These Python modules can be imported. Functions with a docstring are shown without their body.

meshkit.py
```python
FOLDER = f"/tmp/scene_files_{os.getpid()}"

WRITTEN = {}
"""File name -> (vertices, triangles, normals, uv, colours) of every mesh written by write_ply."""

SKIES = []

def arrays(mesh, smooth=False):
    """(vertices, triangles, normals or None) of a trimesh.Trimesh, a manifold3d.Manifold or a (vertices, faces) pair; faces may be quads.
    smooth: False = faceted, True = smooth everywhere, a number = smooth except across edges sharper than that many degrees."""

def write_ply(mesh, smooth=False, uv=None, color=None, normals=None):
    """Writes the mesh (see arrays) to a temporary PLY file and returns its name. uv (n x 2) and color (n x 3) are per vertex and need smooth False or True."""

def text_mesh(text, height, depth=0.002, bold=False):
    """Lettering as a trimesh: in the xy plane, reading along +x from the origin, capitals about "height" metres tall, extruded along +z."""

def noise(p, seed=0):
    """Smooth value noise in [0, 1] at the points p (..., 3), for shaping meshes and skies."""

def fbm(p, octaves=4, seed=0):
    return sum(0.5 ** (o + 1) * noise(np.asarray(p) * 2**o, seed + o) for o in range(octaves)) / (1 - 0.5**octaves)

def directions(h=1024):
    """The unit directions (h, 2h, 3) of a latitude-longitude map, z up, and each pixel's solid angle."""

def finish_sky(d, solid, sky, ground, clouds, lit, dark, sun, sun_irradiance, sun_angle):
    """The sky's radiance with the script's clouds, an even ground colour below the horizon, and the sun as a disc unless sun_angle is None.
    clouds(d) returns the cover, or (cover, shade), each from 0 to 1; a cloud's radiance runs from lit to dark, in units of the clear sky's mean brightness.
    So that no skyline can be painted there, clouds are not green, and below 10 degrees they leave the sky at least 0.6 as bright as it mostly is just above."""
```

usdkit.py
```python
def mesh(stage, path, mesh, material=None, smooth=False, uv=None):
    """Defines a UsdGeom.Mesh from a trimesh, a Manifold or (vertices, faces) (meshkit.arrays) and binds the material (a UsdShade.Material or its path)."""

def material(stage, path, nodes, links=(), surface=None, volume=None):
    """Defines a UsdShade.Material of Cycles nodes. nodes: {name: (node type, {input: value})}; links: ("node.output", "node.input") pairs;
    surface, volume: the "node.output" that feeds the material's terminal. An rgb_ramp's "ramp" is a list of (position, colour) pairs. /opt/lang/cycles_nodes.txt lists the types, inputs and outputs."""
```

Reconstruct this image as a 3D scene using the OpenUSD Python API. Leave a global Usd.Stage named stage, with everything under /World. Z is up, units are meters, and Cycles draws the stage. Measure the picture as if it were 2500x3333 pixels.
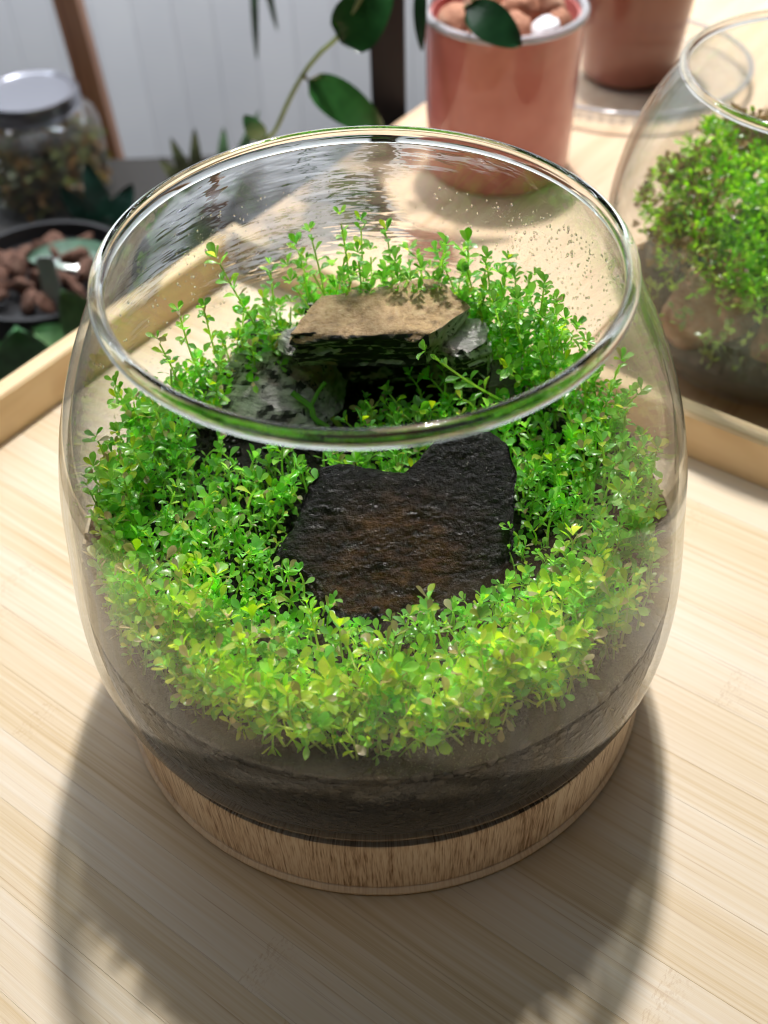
import math, random
import numpy as np, trimesh, manifold3d, usdkit, meshkit
from pxr import Usd, UsdGeom, UsdLux, UsdShade, Gf, Sdf, Vt

stage = Usd.Stage.CreateInMemory()
UsdGeom.SetStageUpAxis(stage, 'Z'); UsdGeom.SetStageMetersPerUnit(stage, 1.0)
UsdGeom.Xform.Define(stage, '/World'); UsdGeom.Scope.Define(stage, '/World/Looks')
RNG = np.random.default_rng(7)
V3 = lambda *a: np.array(a, float)

# ---------------------------------------------------------------- camera, lamps, exposure
cam = UsdGeom.Camera.Define(stage, '/World/camera')
CX, CUP, CBK, CEYE = (.99917, -.02928, -.02817), (.0406, .7197, .6930), (0.0, -.6936, .7203), (.00213, -.19694, .26732)
cam.AddTransformOp().Set(Gf.Matrix4d(*CX, 0, *CUP, 0, *CBK, 0, *CEYE, 1))
cam.CreateHorizontalApertureAttr(24.0); cam.CreateVerticalApertureAttr(32.0); cam.CreateFocalLengthAttr(33.6)
cam.CreateFStopAttr(11.0); cam.CreateFocusDistanceAttr(0.262); cam.CreateExposureAttr(0.0)
cam.CreateClippingRangeAttr(Gf.Vec2f(0.02, 50))

def lamp(name, kind, pos, target, color, inten, **kw):
    l = getattr(UsdLux, kind).Define(stage, '/World/' + name)
    m = Gf.Matrix4d().SetLookAt(Gf.Vec3d(*pos), Gf.Vec3d(*target), Gf.Vec3d(0, 1, 0.01)).GetInverse()
    l.AddTransformOp().Set(m)
    l.CreateColorAttr(Gf.Vec3f(*color)); l.CreateIntensityAttr(inten)
    for k, v in kw.items(): getattr(l, f'Create{k}Attr')(v)
    return l
KEY_POS = (.104, .62, 1.14)
lamp('spot_lamp', 'SphereLight', KEY_POS, (0, 0, 0), (1.0, .965, .935), 1680.0, Radius=.034)
lamp('room_lamp', 'RectLight', (-.3, -.2, 2.2), (-.1, .0, 0), (.93, .96, 1.0), 1.05, Width=1.6, Height=1.2)  # unseen soft panel overhead, added as fill for the ambient room light
lamp('shelf_lamp', 'RectLight', (-.25, .47, .62), (-.25, .80, .25), (.84, .91, 1.0), 24.0, Width=1.1, Height=.10)   # unseen fill panel, added to brighten the pale wall and the shelf below

# ---------------------------------------------------------------- helpers
used = {}
def numbered(path):
    n = used.get(path, 0); used[path] = n + 1
    return path if n == 0 else f'{path}_{n:03d}'
def tag(p, label=None, cat=None, group=None, kind=None):
    for k, v in (('label', label), ('category', cat), ('group', group), ('kind', kind)):
        if v: p.SetCustomDataByKey(k, v)
    return p
def thing(name, label, cat, loc=(0, 0, 0), group=None, kind=None):
    x = UsdGeom.Xform.Define(stage, numbered('/World/' + name))
    x.AddTranslateOp().Set(Gf.Vec3d(*map(float, loc)))
    tag(x.GetPrim(), label, cat, group, kind)
    return x.GetPrim()
def base_of(parent):
    """World offset of a thing (things are only translated)."""
    a = parent.GetAttribute('xformOp:translate')
    return np.array(a.Get()) if a and a.HasAuthoredValue() else np.zeros(3)
def obj(name, mesh, mat, parent=None, smooth=30, label=None, uv=None, tint=None, off=None):
    """One Mesh prim; vertices given in world coordinates are moved to the parent's base."""
    v, f, n = meshkit.arrays(mesh, smooth)
    p = parent; o = np.zeros(3)
    while p is not None and str(p.GetPath()) != '/World' and p.GetPath() != Sdf.Path.absoluteRootPath:
        o = o + base_of(p); p = p.GetParent()
    if off is not None: o = np.array(off, float)
    path = numbered(('/World' if parent is None else str(parent.GetPath())) + '/' + name)
    m = UsdGeom.Mesh.Define(stage, path)
    m.CreatePointsAttr(Vt.Vec3fArray.FromNumpy((v - o).astype(np.float32)))
    m.CreateFaceVertexCountsAttr(Vt.IntArray.FromNumpy(np.full(len(f), 3, np.int32)))
    m.CreateFaceVertexIndicesAttr(Vt.IntArray.FromNumpy(f.astype(np.int32).ravel()))
    m.CreateSubdivisionSchemeAttr('none')
    if n is not None:
        m.CreateNormalsAttr(Vt.Vec3fArray.FromNumpy(n.astype(np.float32))); m.SetNormalsInterpolation('vertex')
    if tint is not None:
        tint = tint(v, n) if callable(tint) else tint
        t = np.asarray(tint, np.float32)
        if t.ndim == 1: t = np.repeat(t[None], len(v), 0)
        UsdGeom.PrimvarsAPI(m).CreatePrimvar('tint', Sdf.ValueTypeNames.Color3fArray, 'vertex').Set(Vt.Vec3fArray.FromNumpy(t))
    UsdShade.MaterialBindingAPI.Apply(m.GetPrim()).Bind(mat)
    if label: m.GetPrim().SetCustomDataByKey('label', label)
    return m.GetPrim()
def dup(root, loc, rot, scale, label, group):
    x = UsdGeom.Xform.Define(stage, numbered('/World/creeping_sprig'))
    x.GetPrim().GetReferences().AddInternalReference(root.GetPath())
    place(x, loc, rot, scale); x.GetPrim().SetInstanceable(True)
    tag(x.GetPrim(), label, root.GetCustomDataByKey('category'), group)
    return x.GetPrim()
def place(x, loc, rot, scale):
    ops = {o.GetOpName(): o for o in x.GetOrderedXformOps()}
    (ops.get('xformOp:translate') or x.AddTranslateOp()).Set(Gf.Vec3d(*map(float, loc)))
    (ops.get('xformOp:rotateXYZ') or x.AddRotateXYZOp()).Set(Gf.Vec3f(*map(float, rot)))
    (ops.get('xformOp:scale') or x.AddScaleOp()).Set(Gf.Vec3f(scale, scale, scale))

def lathe(prof, n=128, closed=False, center=(0, 0, 0)):
    """Revolve (r, z) points about the vertical through center. Outward normals for a profile that runs upward on the outside."""
    p = np.array(prof, float); k = len(p)
    a = np.arange(n) * 2 * np.pi / n
    v = np.stack([np.outer(np.cos(a), p[:, 0]), np.outer(np.sin(a), p[:, 0]), np.repeat(p[None, :, 1], n, 0)], -1).reshape(-1, 3) + np.array(center)
    i, j = np.meshgrid(np.arange(n), np.arange(k if closed else k - 1), indexing='ij')
    i2, j2 = (i + 1) % n, (j + 1) % k
    q = np.stack([i * k + j, i2 * k + j, i2 * k + j2, i * k + j2], -1).reshape(-1, 4)
    f = np.vstack([q[:, [0, 1, 2]], q[:, [0, 2, 3]]])
    area = np.linalg.norm(np.cross(v[f[:, 1]] - v[f[:, 0]], v[f[:, 2]] - v[f[:, 0]]), axis=1)
    return trimesh.Trimesh(v, f[area > 1e-14], process=False)
def box(c, size, rz=0.0, bevel=0.0):
    s = np.array(size, float) / 2
    if bevel:
        b = np.minimum(bevel, s * .45); pts = []
        for sx in (-1, 1):
            for sy in (-1, 1):
                for sz in (-1, 1):
                    d = V3(sx, sy, sz)
                    for k in range(3):
                        e = s - b; e[k] = s[k]; pts.append(d * e)
        m = trimesh.convex.convex_hull(np.array(pts))
    else:
        m = trimesh.creation.box(extents=2 * s)
    m.apply_transform(trimesh.transformations.rotation_matrix(rz, [0, 0, 1])); m.apply_translation(c)
    return m
def tube(pts, radii, sides=6):
    p = np.asarray(pts, float); r = np.interp(np.linspace(0, 1, len(p)), np.linspace(0, 1, max(np.size(radii), 2)), np.broadcast_to(radii, (max(np.size(radii), 2),)))
    t = np.gradient(p, axis=0); t /= np.linalg.norm(t, axis=1, keepdims=True) + 1e-12
    ref = V3(.3, .2, .93) if abs(t[0] @ V3(.3, .2, .93)) < .9 else V3(1, 0, 0)
    a = np.cross(t, ref); a /= np.linalg.norm(a, axis=1, keepdims=True) + 1e-12
    b = np.cross(t, a); g = np.arange(sides) * 2 * np.pi / sides
    v = p[:, None] + r[:, None, None] * (np.cos(g)[None, :, None] * a[:, None] + np.sin(g)[None, :, None] * b[:, None])
    i, j = np.meshgrid(np.arange(len(p) - 1), np.arange(sides), indexing='ij')
    q = np.stack([i * sides + j, i * sides + (j + 1) % sides, (i + 1) * sides + (j + 1) % sides, (i + 1) * sides + j], -1).reshape(-1, 4)
    caps = [[0, k + 1, k] for k in range(1, sides - 1)] + [[(len(p) - 1) * sides + x for x in (0, k, k + 1)] for k in range(1, sides - 1)]
    f = np.vstack([q[:, [0, 2, 1]], q[:, [0, 3, 2]], np.array(caps)])
    m = trimesh.Trimesh(v.reshape(-1, 3), f, process=False)
    return m
def bez(pts, n=16):
    """Smooth curve through the points (Catmull-Rom)."""
    p = np.array(pts, float); p = np.vstack([2 * p[0] - p[1], p, 2 * p[-1] - p[-2]])
    out = []
    for k in range(1, len(p) - 2):
        t = np.linspace(0, 1, n, endpoint=(k == len(p) - 3))[:, None]
        a, b, c, d = p[k - 1], p[k], p[k + 1], p[k + 2]
        out.append(.5 * (2 * b + (c - a) * t + (2 * a - 5 * b + 4 * c - d) * t ** 2 + (3 * b - a - 3 * c + d) * t ** 3))
    return np.vstack(out)
def hull(pts): return manifold3d.Manifold.hull_points(np.array(pts, float))
def refined(man, length):
    m = man.refine_to_length(length).to_mesh()
    return trimesh.Trimesh(m.vert_properties[:, :3], m.tri_verts, process=True)
def join(ms): return trimesh.util.concatenate(ms)
def pebble(c, r, seed, squash=(1, 1, .75), sub=2, rough=.35):
    m = trimesh.creation.icosphere(sub, 1.0); v = m.vertices
    g = np.random.default_rng(seed)
    n = meshkit.fbm(v * 1.4 + g.uniform(0, 50, 3), 3, seed) - .5
    v = v * (1 + rough * 2 * n)[:, None] * np.array(squash) * r
    R = trimesh.transformations.random_rotation_matrix(g.random(3))[:3, :3]
    return trimesh.Trimesh(v @ R.T + np.array(c), m.faces, process=False)

# ---------------------------------------------------------------- materials
def M(name, nodes, links, surface): return usdkit.material(stage, '/World/Looks/' + name, nodes, links, surface)
def plain(name, color, rough=.5, **kw):
    return M(name, {'p': ('principled_bsdf', {'base_color': color, 'roughness': rough, **kw})}, [], 'p.BSDF')

YAW = -.65237                    # grain direction of the tray
def bamboo(name, ramp, rough=.42, spread=.25, streak=(5, 620, 60), rz=-YAW, nodes=False):
    extra = ({'sx': ('separate_xyz', {}), 'nu': ('math', {'math_type': 'multiply', 'value2': 4.3}), 'nf': ('math', {'math_type': 'add'}), 'fr': ('math', {'math_type': 'fraction'}), 'mk': ('map_range', {'range_type': 'smoothstep', 'from_min': .0, 'from_max': .045, 'to_min': 1.0, 'to_max': 0.0}),
        'nn': ('noise_texture', {'scale': 1500.0, 'detail': 3.0, 'distortion': .6}), 'nm': ('mapping', {'scale': (1, .45, 1)}), 'nr': ('map_range', {'from_min': .52, 'from_max': .60, 'clamp': True}), 'nk': ('math', {'math_type': 'multiply'}), 'nk2': ('math', {'math_type': 'multiply', 'value2': .35}), 'nc': ('mix', {'mix_type': 'mix', 'color2': (.52, .34, .17)})} if nodes else {})
    exl = ([('map.vector', 'sx.vector'), ('sx.x', 'nu.value1'), ('nu.value', 'nf.value1'), ('offm.value', 'nf.value2'), ('nf.value', 'fr.value1'), ('fr.value', 'mk.value'), ('map.vector', 'nm.vector'), ('nm.vector', 'nn.vector'), ('nn.fac', 'nr.value'),
        ('mk.result', 'nk.value1'), ('nr.result', 'nk.value2'), ('nk.value', 'nk2.value1'), ('nk2.value', 'nc.fac'), ('dk.color', 'nc.color1'), ('nc.color', 'p.base_color')] if nodes else [('dk.color', 'p.base_color')])
    return M(name, {**extra,
        'g': ('geometry', {}), 'oi': ('object_info', {}),
        'wob': ('noise_texture', {'scale': 9.0, 'detail': 2.0}),
        'add': ('vector_math', {'math_type': 'multiply_add', 'vector2': (0, .004, 0)}),
        'map': ('mapping', {'mapping_type': 'point', 'rotation': (0, 0, rz)}),
        'sc': ('vector_math', {'math_type': 'multiply', 'vector2': streak}),
        'off': ('combine_xyz', {}), 'offm': ('math', {'math_type': 'multiply', 'value2': 37.0}),
        'sum': ('vector_math', {'math_type': 'add'}),
        'n1': ('noise_texture', {'scale': 1.0, 'detail': 6.0, 'roughness': .62}),
        'sc2': ('vector_math', {'math_type': 'multiply', 'vector2': (streak[0] * 1.6, streak[1] * .16, 20)}),
        'n2': ('noise_texture', {'scale': 1.0, 'detail': 4.0, 'roughness': .6}),
        'sc3': ('vector_math', {'math_type': 'multiply', 'vector2': (streak[0] * 3, streak[1] * 2.2, 20)}),
        'n3': ('noise_texture', {'scale': 1.0, 'detail': 2.0, 'roughness': .5}),
        'pores': ('map_range', {'from_min': .62, 'from_max': .72, 'to_min': 0.0, 'to_max': .45, 'clamp': True}),
        'mx': ('mix_float', {'fac': .36}), 'mm': ('math', {'math_type': 'multiply_add', 'value2': spread, 'value3': -spread / 2}),
        'ad': ('math', {'math_type': 'add'}),
        'r': ('rgb_ramp', {'ramp': ramp}),
        'dk': ('mix', {'mix_type': 'multiply', 'color2': (.55, .36, .18)}),
        'bp': ('bump', {'strength': .25, 'distance': .0004}),
        'p': ('principled_bsdf', {'roughness': rough, 'specular_ior_level': .4}),
    }, [('g.position', 'wob.vector'), ('wob.color', 'add.vector1'), ('g.position', 'add.vector3'), ('add.vector', 'map.vector'),
        ('map.vector', 'sc.vector1'), ('oi.random', 'offm.value1'), ('offm.value', 'off.x'), ('offm.value', 'off.y'),
        ('sc.vector', 'sum.vector1'), ('off.vector', 'sum.vector2'), ('sum.vector', 'n1.vector'), ('map.vector', 'sc2.vector1'),
        ('sc2.vector', 'n2.vector'), ('map.vector', 'sc3.vector1'), ('sc3.vector', 'n3.vector'), ('n3.fac', 'pores.value'),
        ('n1.fac', 'mx.a'), ('n2.fac', 'mx.b'), ('oi.random', 'mm.value1'), ('mx.result', 'ad.value1'), ('mm.value', 'ad.value2'),
        ('ad.value', 'r.fac'), ('r.color', 'dk.color1'), ('pores.result', 'dk.fac'), ('n1.fac', 'bp.height'), ('bp.normal', 'p.normal')] + exl, 'p.BSDF')
BAMBOO = [(.28, (.58, .42, .23)), (.40, (.68, .53, .325)), (.50, (.735, .605, .425)), (.60, (.765, .655, .50)), (.78, (.80, .72, .60))]
M_tray = bamboo('bamboo_floor', BAMBOO, spread=.14, nodes=True)
M_rail = bamboo('bamboo_rail', [(.3, (.60, .41, .21)), (.5, (.76, .56, .33)), (.7, (.83, .66, .44))], spread=.08)
M_rail2 = bamboo('bamboo_rail_cross', [(.3, (.62, .43, .22)), (.5, (.80, .60, .35)), (.7, (.86, .69, .46))], spread=.08, rz=-YAW - math.pi / 2)
M_table = bamboo('pale_table_wood', [(.3, (.55, .37, .22)), (.5, (.70, .51, .34)), (.7, (.77, .59, .42))], spread=.06, streak=(5, 120, 40), rz=-YAW - math.pi / 2)
M_post = bamboo('brown_post_wood', [(.3, (.10, .038, .018)), (.5, (.24, .105, .052)), (.7, (.36, .18, .095))], streak=(260, 260, 5), rz=0)

def ring_wood(name, ramp):
    return M(name, {
        'g': ('geometry', {}), 's': ('separate_xyz', {}), 'at': ('math', {'math_type': 'arctan2'}),
        'am': ('math', {'math_type': 'multiply', 'value2': 95.0}), 'zm': ('math', {'math_type': 'multiply', 'value2': 32.0}), 'c': ('combine_xyz', {}),
        'n1': ('noise_texture', {'scale': 1.0, 'detail': 5.0, 'roughness': .75}), 'am2': ('math', {'math_type': 'multiply', 'value2': 5.0}), 'c2': ('combine_xyz', {}),
        'n2': ('noise_texture', {'scale': 1.0, 'detail': 3.0}), 'fl': ('math', {'math_type': 'multiply', 'value2': 150.0}), 'zf': ('math', {'math_type': 'multiply', 'value2': 130.0}), 'c3': ('combine_xyz', {}),
        'n3': ('noise_texture', {'scale': 1.0, 'detail': 2.0}), 'mx': ('mix_float', {'fac': .35}), 'mx2': ('mix_float', {'fac': .35}),
        'r': ('rgb_ramp', {'ramp': ramp}), 'b': ('bump', {'strength': .4, 'distance': .0005}), 'p': ('principled_bsdf', {'roughness': .55, 'specular_ior_level': .3})},
        [('g.position', 's.vector'), ('s.y', 'at.value1'), ('s.x', 'at.value2'), ('at.value', 'am.value1'), ('s.z', 'zm.value1'), ('am.value', 'c.x'), ('zm.value', 'c.y'), ('c.vector', 'n1.vector'),
         ('at.value', 'am2.value1'), ('am2.value', 'c2.x'), ('c2.vector', 'n2.vector'), ('at.value', 'fl.value1'), ('s.z', 'zf.value1'), ('fl.value', 'c3.x'), ('zf.value', 'c3.y'), ('c3.vector', 'n3.vector'),
         ('n1.fac', 'mx.a'), ('n2.fac', 'mx.b'), ('mx.result', 'mx2.a'), ('n3.fac', 'mx2.b'), ('mx2.result', 'r.fac'), ('r.color', 'p.base_color'), ('mx2.result', 'b.height'), ('b.normal', 'p.normal')], 'p.BSDF')
M_ring = ring_wood('brown_ring_wood', [(.37, (.22, .13, .075)), (.43, (.46, .33, .225)), (.49, (.72, .58, .44)), (.56, (.86, .75, .62))])
M_lip = ring_wood('pale_ring_edge', [(.35, (.70, .54, .38)), (.5, (.86, .72, .56)), (.65, (.90, .80, .66))])

def pane(name, tint=(.985, .99, .985), film=0.0, film_color=(.6, .6, .55), zlo=.05, zhi=.10, bump=.006, wet=False):
    """Clear thin glass: straight-through light plus mirror reflection that grows at grazing angles; an optional patchy film of dried condensation."""
    nodes = {'lw': ('layer_weight', {'blend': .5}), 'pw': ('math', {'math_type': 'power', 'value2': 5.0}), 'sch': ('math', {'math_type': 'multiply_add', 'value2': .80, 'value3': .034, 'use_clamp': True}),
             'g': ('geometry', {}), 'nb': ('noise_texture', {'scale': 55.0, 'detail': 2.0}), 'b': ('bump', {'strength': 1.0, 'distance': bump * .01}),
             'ap': ('math', {'math_type': 'power', 'value2': 5.0}), 'am': ('mix', {'mix_type': 'mix', 'color1': tint, 'color2': (.42, .46, .43)}), 't': ('transparent_bsdf', {}), 'gl': ('glossy_bsdf', {'color': (1, 1, 1), 'roughness': .015}), 'm': ('mix_closure', {})}
    links = [('lw.facing', 'pw.value1'), ('pw.value', 'sch.value1'), ('sch.value', 'm.fac'), ('lw.facing', 'ap.value1'), ('ap.value', 'am.fac'), ('am.color', 't.color'), ('t.BSDF', 'm.closure1'), ('gl.BSDF', 'm.closure2'),
             ('g.position', 'nb.vector'), ('nb.fac', 'b.height'), ('b.normal', 'gl.normal')]
    if not film: return M(name, nodes, links, 'm.closure')
    nodes.update({'s': ('separate_xyz', {}), 'zr0': ('map_range', {'range_type': 'smoothstep', 'from_min': zlo, 'from_max': zhi, 'to_min': 1.0, 'to_max': 0.10}), 'zr1': ('map_range', {'range_type': 'smoothstep', 'from_min': zlo - .006 if zlo < .2 else -9.0, 'from_max': zlo if zlo < .2 else -8.0, 'to_min': .12, 'to_max': 1.0}), 'zr': ('math', {'math_type': 'multiply'}),
                  'fs': ('mapping', {'scale': (1, 1, .35)}), 'fn': ('noise_texture', {'scale': 70.0, 'detail': 6.0, 'roughness': .7}), 'fr': ('map_range', {'from_min': .35, 'from_max': .72, 'to_min': .25, 'to_max': 1.6}),
                  'sp': ('noise_texture', {'scale': 2600.0, 'detail': 1.0}), 'spr': ('map_range', {'from_min': .64, 'from_max': .70, 'to_min': 0.0, 'to_max': .6, 'clamp': True}),
                  'ps': ('noise_texture', {'scale': 42.0, 'detail': 2.0}), 'psr': ('map_range', {'from_min': .48, 'from_max': .62, 'to_min': 0.0, 'to_max': 1.0, 'clamp': True}),
                  'spm': ('math', {'math_type': 'multiply'}),
                  'm1': ('math', {'math_type': 'multiply'}), 'm2': ('math', {'math_type': 'multiply', 'value2': film}), 'm3': ('math', {'math_type': 'add', 'use_clamp': True}),
                  'd': ('diffuse_bsdf', {'color': film_color}), 'tl': ('translucent_bsdf', {'color': film_color}), 'dm': ('mix_closure', {'fac': .4}), 'fm': ('mix_closure', {})})
    links += [('g.position', 's.vector'), ('s.z', 'zr0.value'), ('s.z', 'zr1.value'), ('zr0.result', 'zr.value1'), ('zr1.result', 'zr.value2'), ('g.position', 'fs.vector'), ('fs.vector', 'fn.vector'), ('fn.fac', 'fr.value'), ('zr.value', 'm1.value1'), ('fr.result', 'm1.value2'), ('m1.value', 'm2.value1'),
              ('g.position', 'sp.vector'), ('sp.fac', 'spr.value'), ('g.position', 'ps.vector'), ('ps.fac', 'psr.value'), ('spr.result', 'spm.value1'), ('psr.result', 'spm.value2'),
              ('m2.value', 'm3.value1'), ('spm.value', 'm3.value2'), ('d.BSDF', 'dm.closure1'), ('tl.BSDF', 'dm.closure2'), ('m3.value', 'fm.fac'), ('m.closure', 'fm.closure1'), ('dm.closure', 'fm.closure2')]
    if not wet: return M(name, nodes, links, 'fm.closure')
    nodes.update({'wn': ('noise_texture', {'scale': 26.0, 'detail': 3.0}), 'wr': ('map_range', {'range_type': 'smoothstep', 'from_min': .46, 'from_max': .60, 'to_min': 0.0, 'to_max': .85}), 'wz': ('map_range', {'range_type': 'smoothstep', 'from_min': .080, 'from_max': .094, 'to_min': 0.0, 'to_max': 1.0}), 'wy': ('map_range', {'range_type': 'smoothstep', 'from_min': .012, 'from_max': .034, 'to_min': 0.0, 'to_max': 1.0}), 'wm0': ('math', {'math_type': 'multiply'}), 'wm': ('math', {'math_type': 'multiply'}),
                  'ws': ('mapping', {'scale': (70, 70, 320)}), 'wb': ('noise_texture', {'scale': 1.0, 'detail': 2.0}), 'wbm': ('bump', {'strength': 1.0, 'distance': .0022}), 'rf': ('refraction_bsdf', {'color': (.98, .985, .98), 'roughness': .02, 'IOR': 1.22}), 'wc': ('mix_closure', {})})
    links += [('g.position', 'wn.vector'), ('wn.fac', 'wr.value'), ('s.z', 'wz.value'), ('s.y', 'wy.value'), ('wr.result', 'wm0.value1'), ('wy.result', 'wm0.value2'), ('wm0.value', 'wm.value1'), ('wz.result', 'wm.value2'), ('g.position', 'ws.vector'), ('ws.vector', 'wb.vector'), ('wb.fac', 'wbm.height'), ('wbm.normal', 'rf.normal'),
              ('wm.value', 'wc.fac'), ('fm.closure', 'wc.closure1'), ('rf.BSDF', 'wc.closure2')]
    return M(name, nodes, links, 'wc.closure')
M_glass_out = pane('bowl_glass_outside')
M_glass_in = pane('bowl_glass_inside', film=.12, film_color=(.54, .51, .44), zlo=.0632, zhi=.074, wet=True)
M_pane = pane('clear_pane')
M_rimglass = M('rim_glass', {'g': ('glass_bsdf', {'color': (.97, .985, .975), 'roughness': 0.0, 'IOR': 1.5})}, [], 'g.BSDF')
M_soil = M('dark_soil', {'g': ('geometry', {}), 'v': ('noise_texture', {'scale': 620.0, 'detail': 4.0, 'roughness': .7}), 'n': ('noise_texture', {'scale': 260.0, 'detail': 4.0}),
    'r': ('rgb_ramp', {'ramp': [(.3, (.004, .0035, .003)), (.6, (.012, .010, .008)), (.8, (.035, .028, .02))]}), 'b': ('bump', {'strength': 1.0, 'distance': .003}), 'p': ('principled_bsdf', {'roughness': .35})},
    [('g.position', 'v.vector'), ('g.position', 'n.vector'), ('n.fac', 'r.fac'), ('r.color', 'p.base_color'), ('v.fac', 'b.height'), ('b.normal', 'p.normal')], 'p.BSDF')

def leafmat(name, trans=.48, rough=.33):
    return M(name, {
        'a': ('attribute', {'attribute': 'tint'}), 'g': ('geometry', {}), 'oi': ('object_info', {}), 'n': ('noise_texture', {'scale': 120.0, 'detail': 3.0}),
        'nv': ('map_range', {'from_min': .3, 'from_max': .7, 'to_min': .72, 'to_max': 1.25}), 'iv': ('map_range', {'to_min': .86, 'to_max': 1.14}), 'mv': ('math', {'math_type': 'multiply'}),
        'h': ('hsv', {}), 'p': ('principled_bsdf', {'roughness': rough, 'specular_ior_level': .8, 'coat_weight': .8, 'coat_roughness': .22}),
        'h2': ('hsv', {'saturation': 1.08, 'value': 1.42}), 't': ('translucent_bsdf', {}), 'm': ('mix_closure', {'fac': trans}),
        'b': ('bump', {'strength': .25, 'distance': .0006}), 'n2': ('noise_texture', {'scale': 700.0, 'detail': 1.0})},
        [('g.position', 'n.vector'), ('n.fac', 'nv.value'), ('oi.random', 'iv.value'), ('nv.result', 'mv.value1'), ('iv.result', 'mv.value2'), ('mv.value', 'h.value'), ('a.color', 'h.color'),
         ('h.color', 'p.base_color'), ('h.color', 'h2.color'), ('h2.color', 't.color'), ('p.BSDF', 'm.closure1'), ('t.BSDF', 'm.closure2'), ('g.position', 'n2.vector'), ('n2.fac', 'b.height'), ('b.normal', 'p.normal')], 'm.closure')
M_leaf = leafmat('sprig_leaf', trans=.60)
M_stem = leafmat('sprig_stem', trans=.8, rough=.4)
M_big = leafmat('waxy_leaf', trans=.1, rough=.2)

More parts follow.
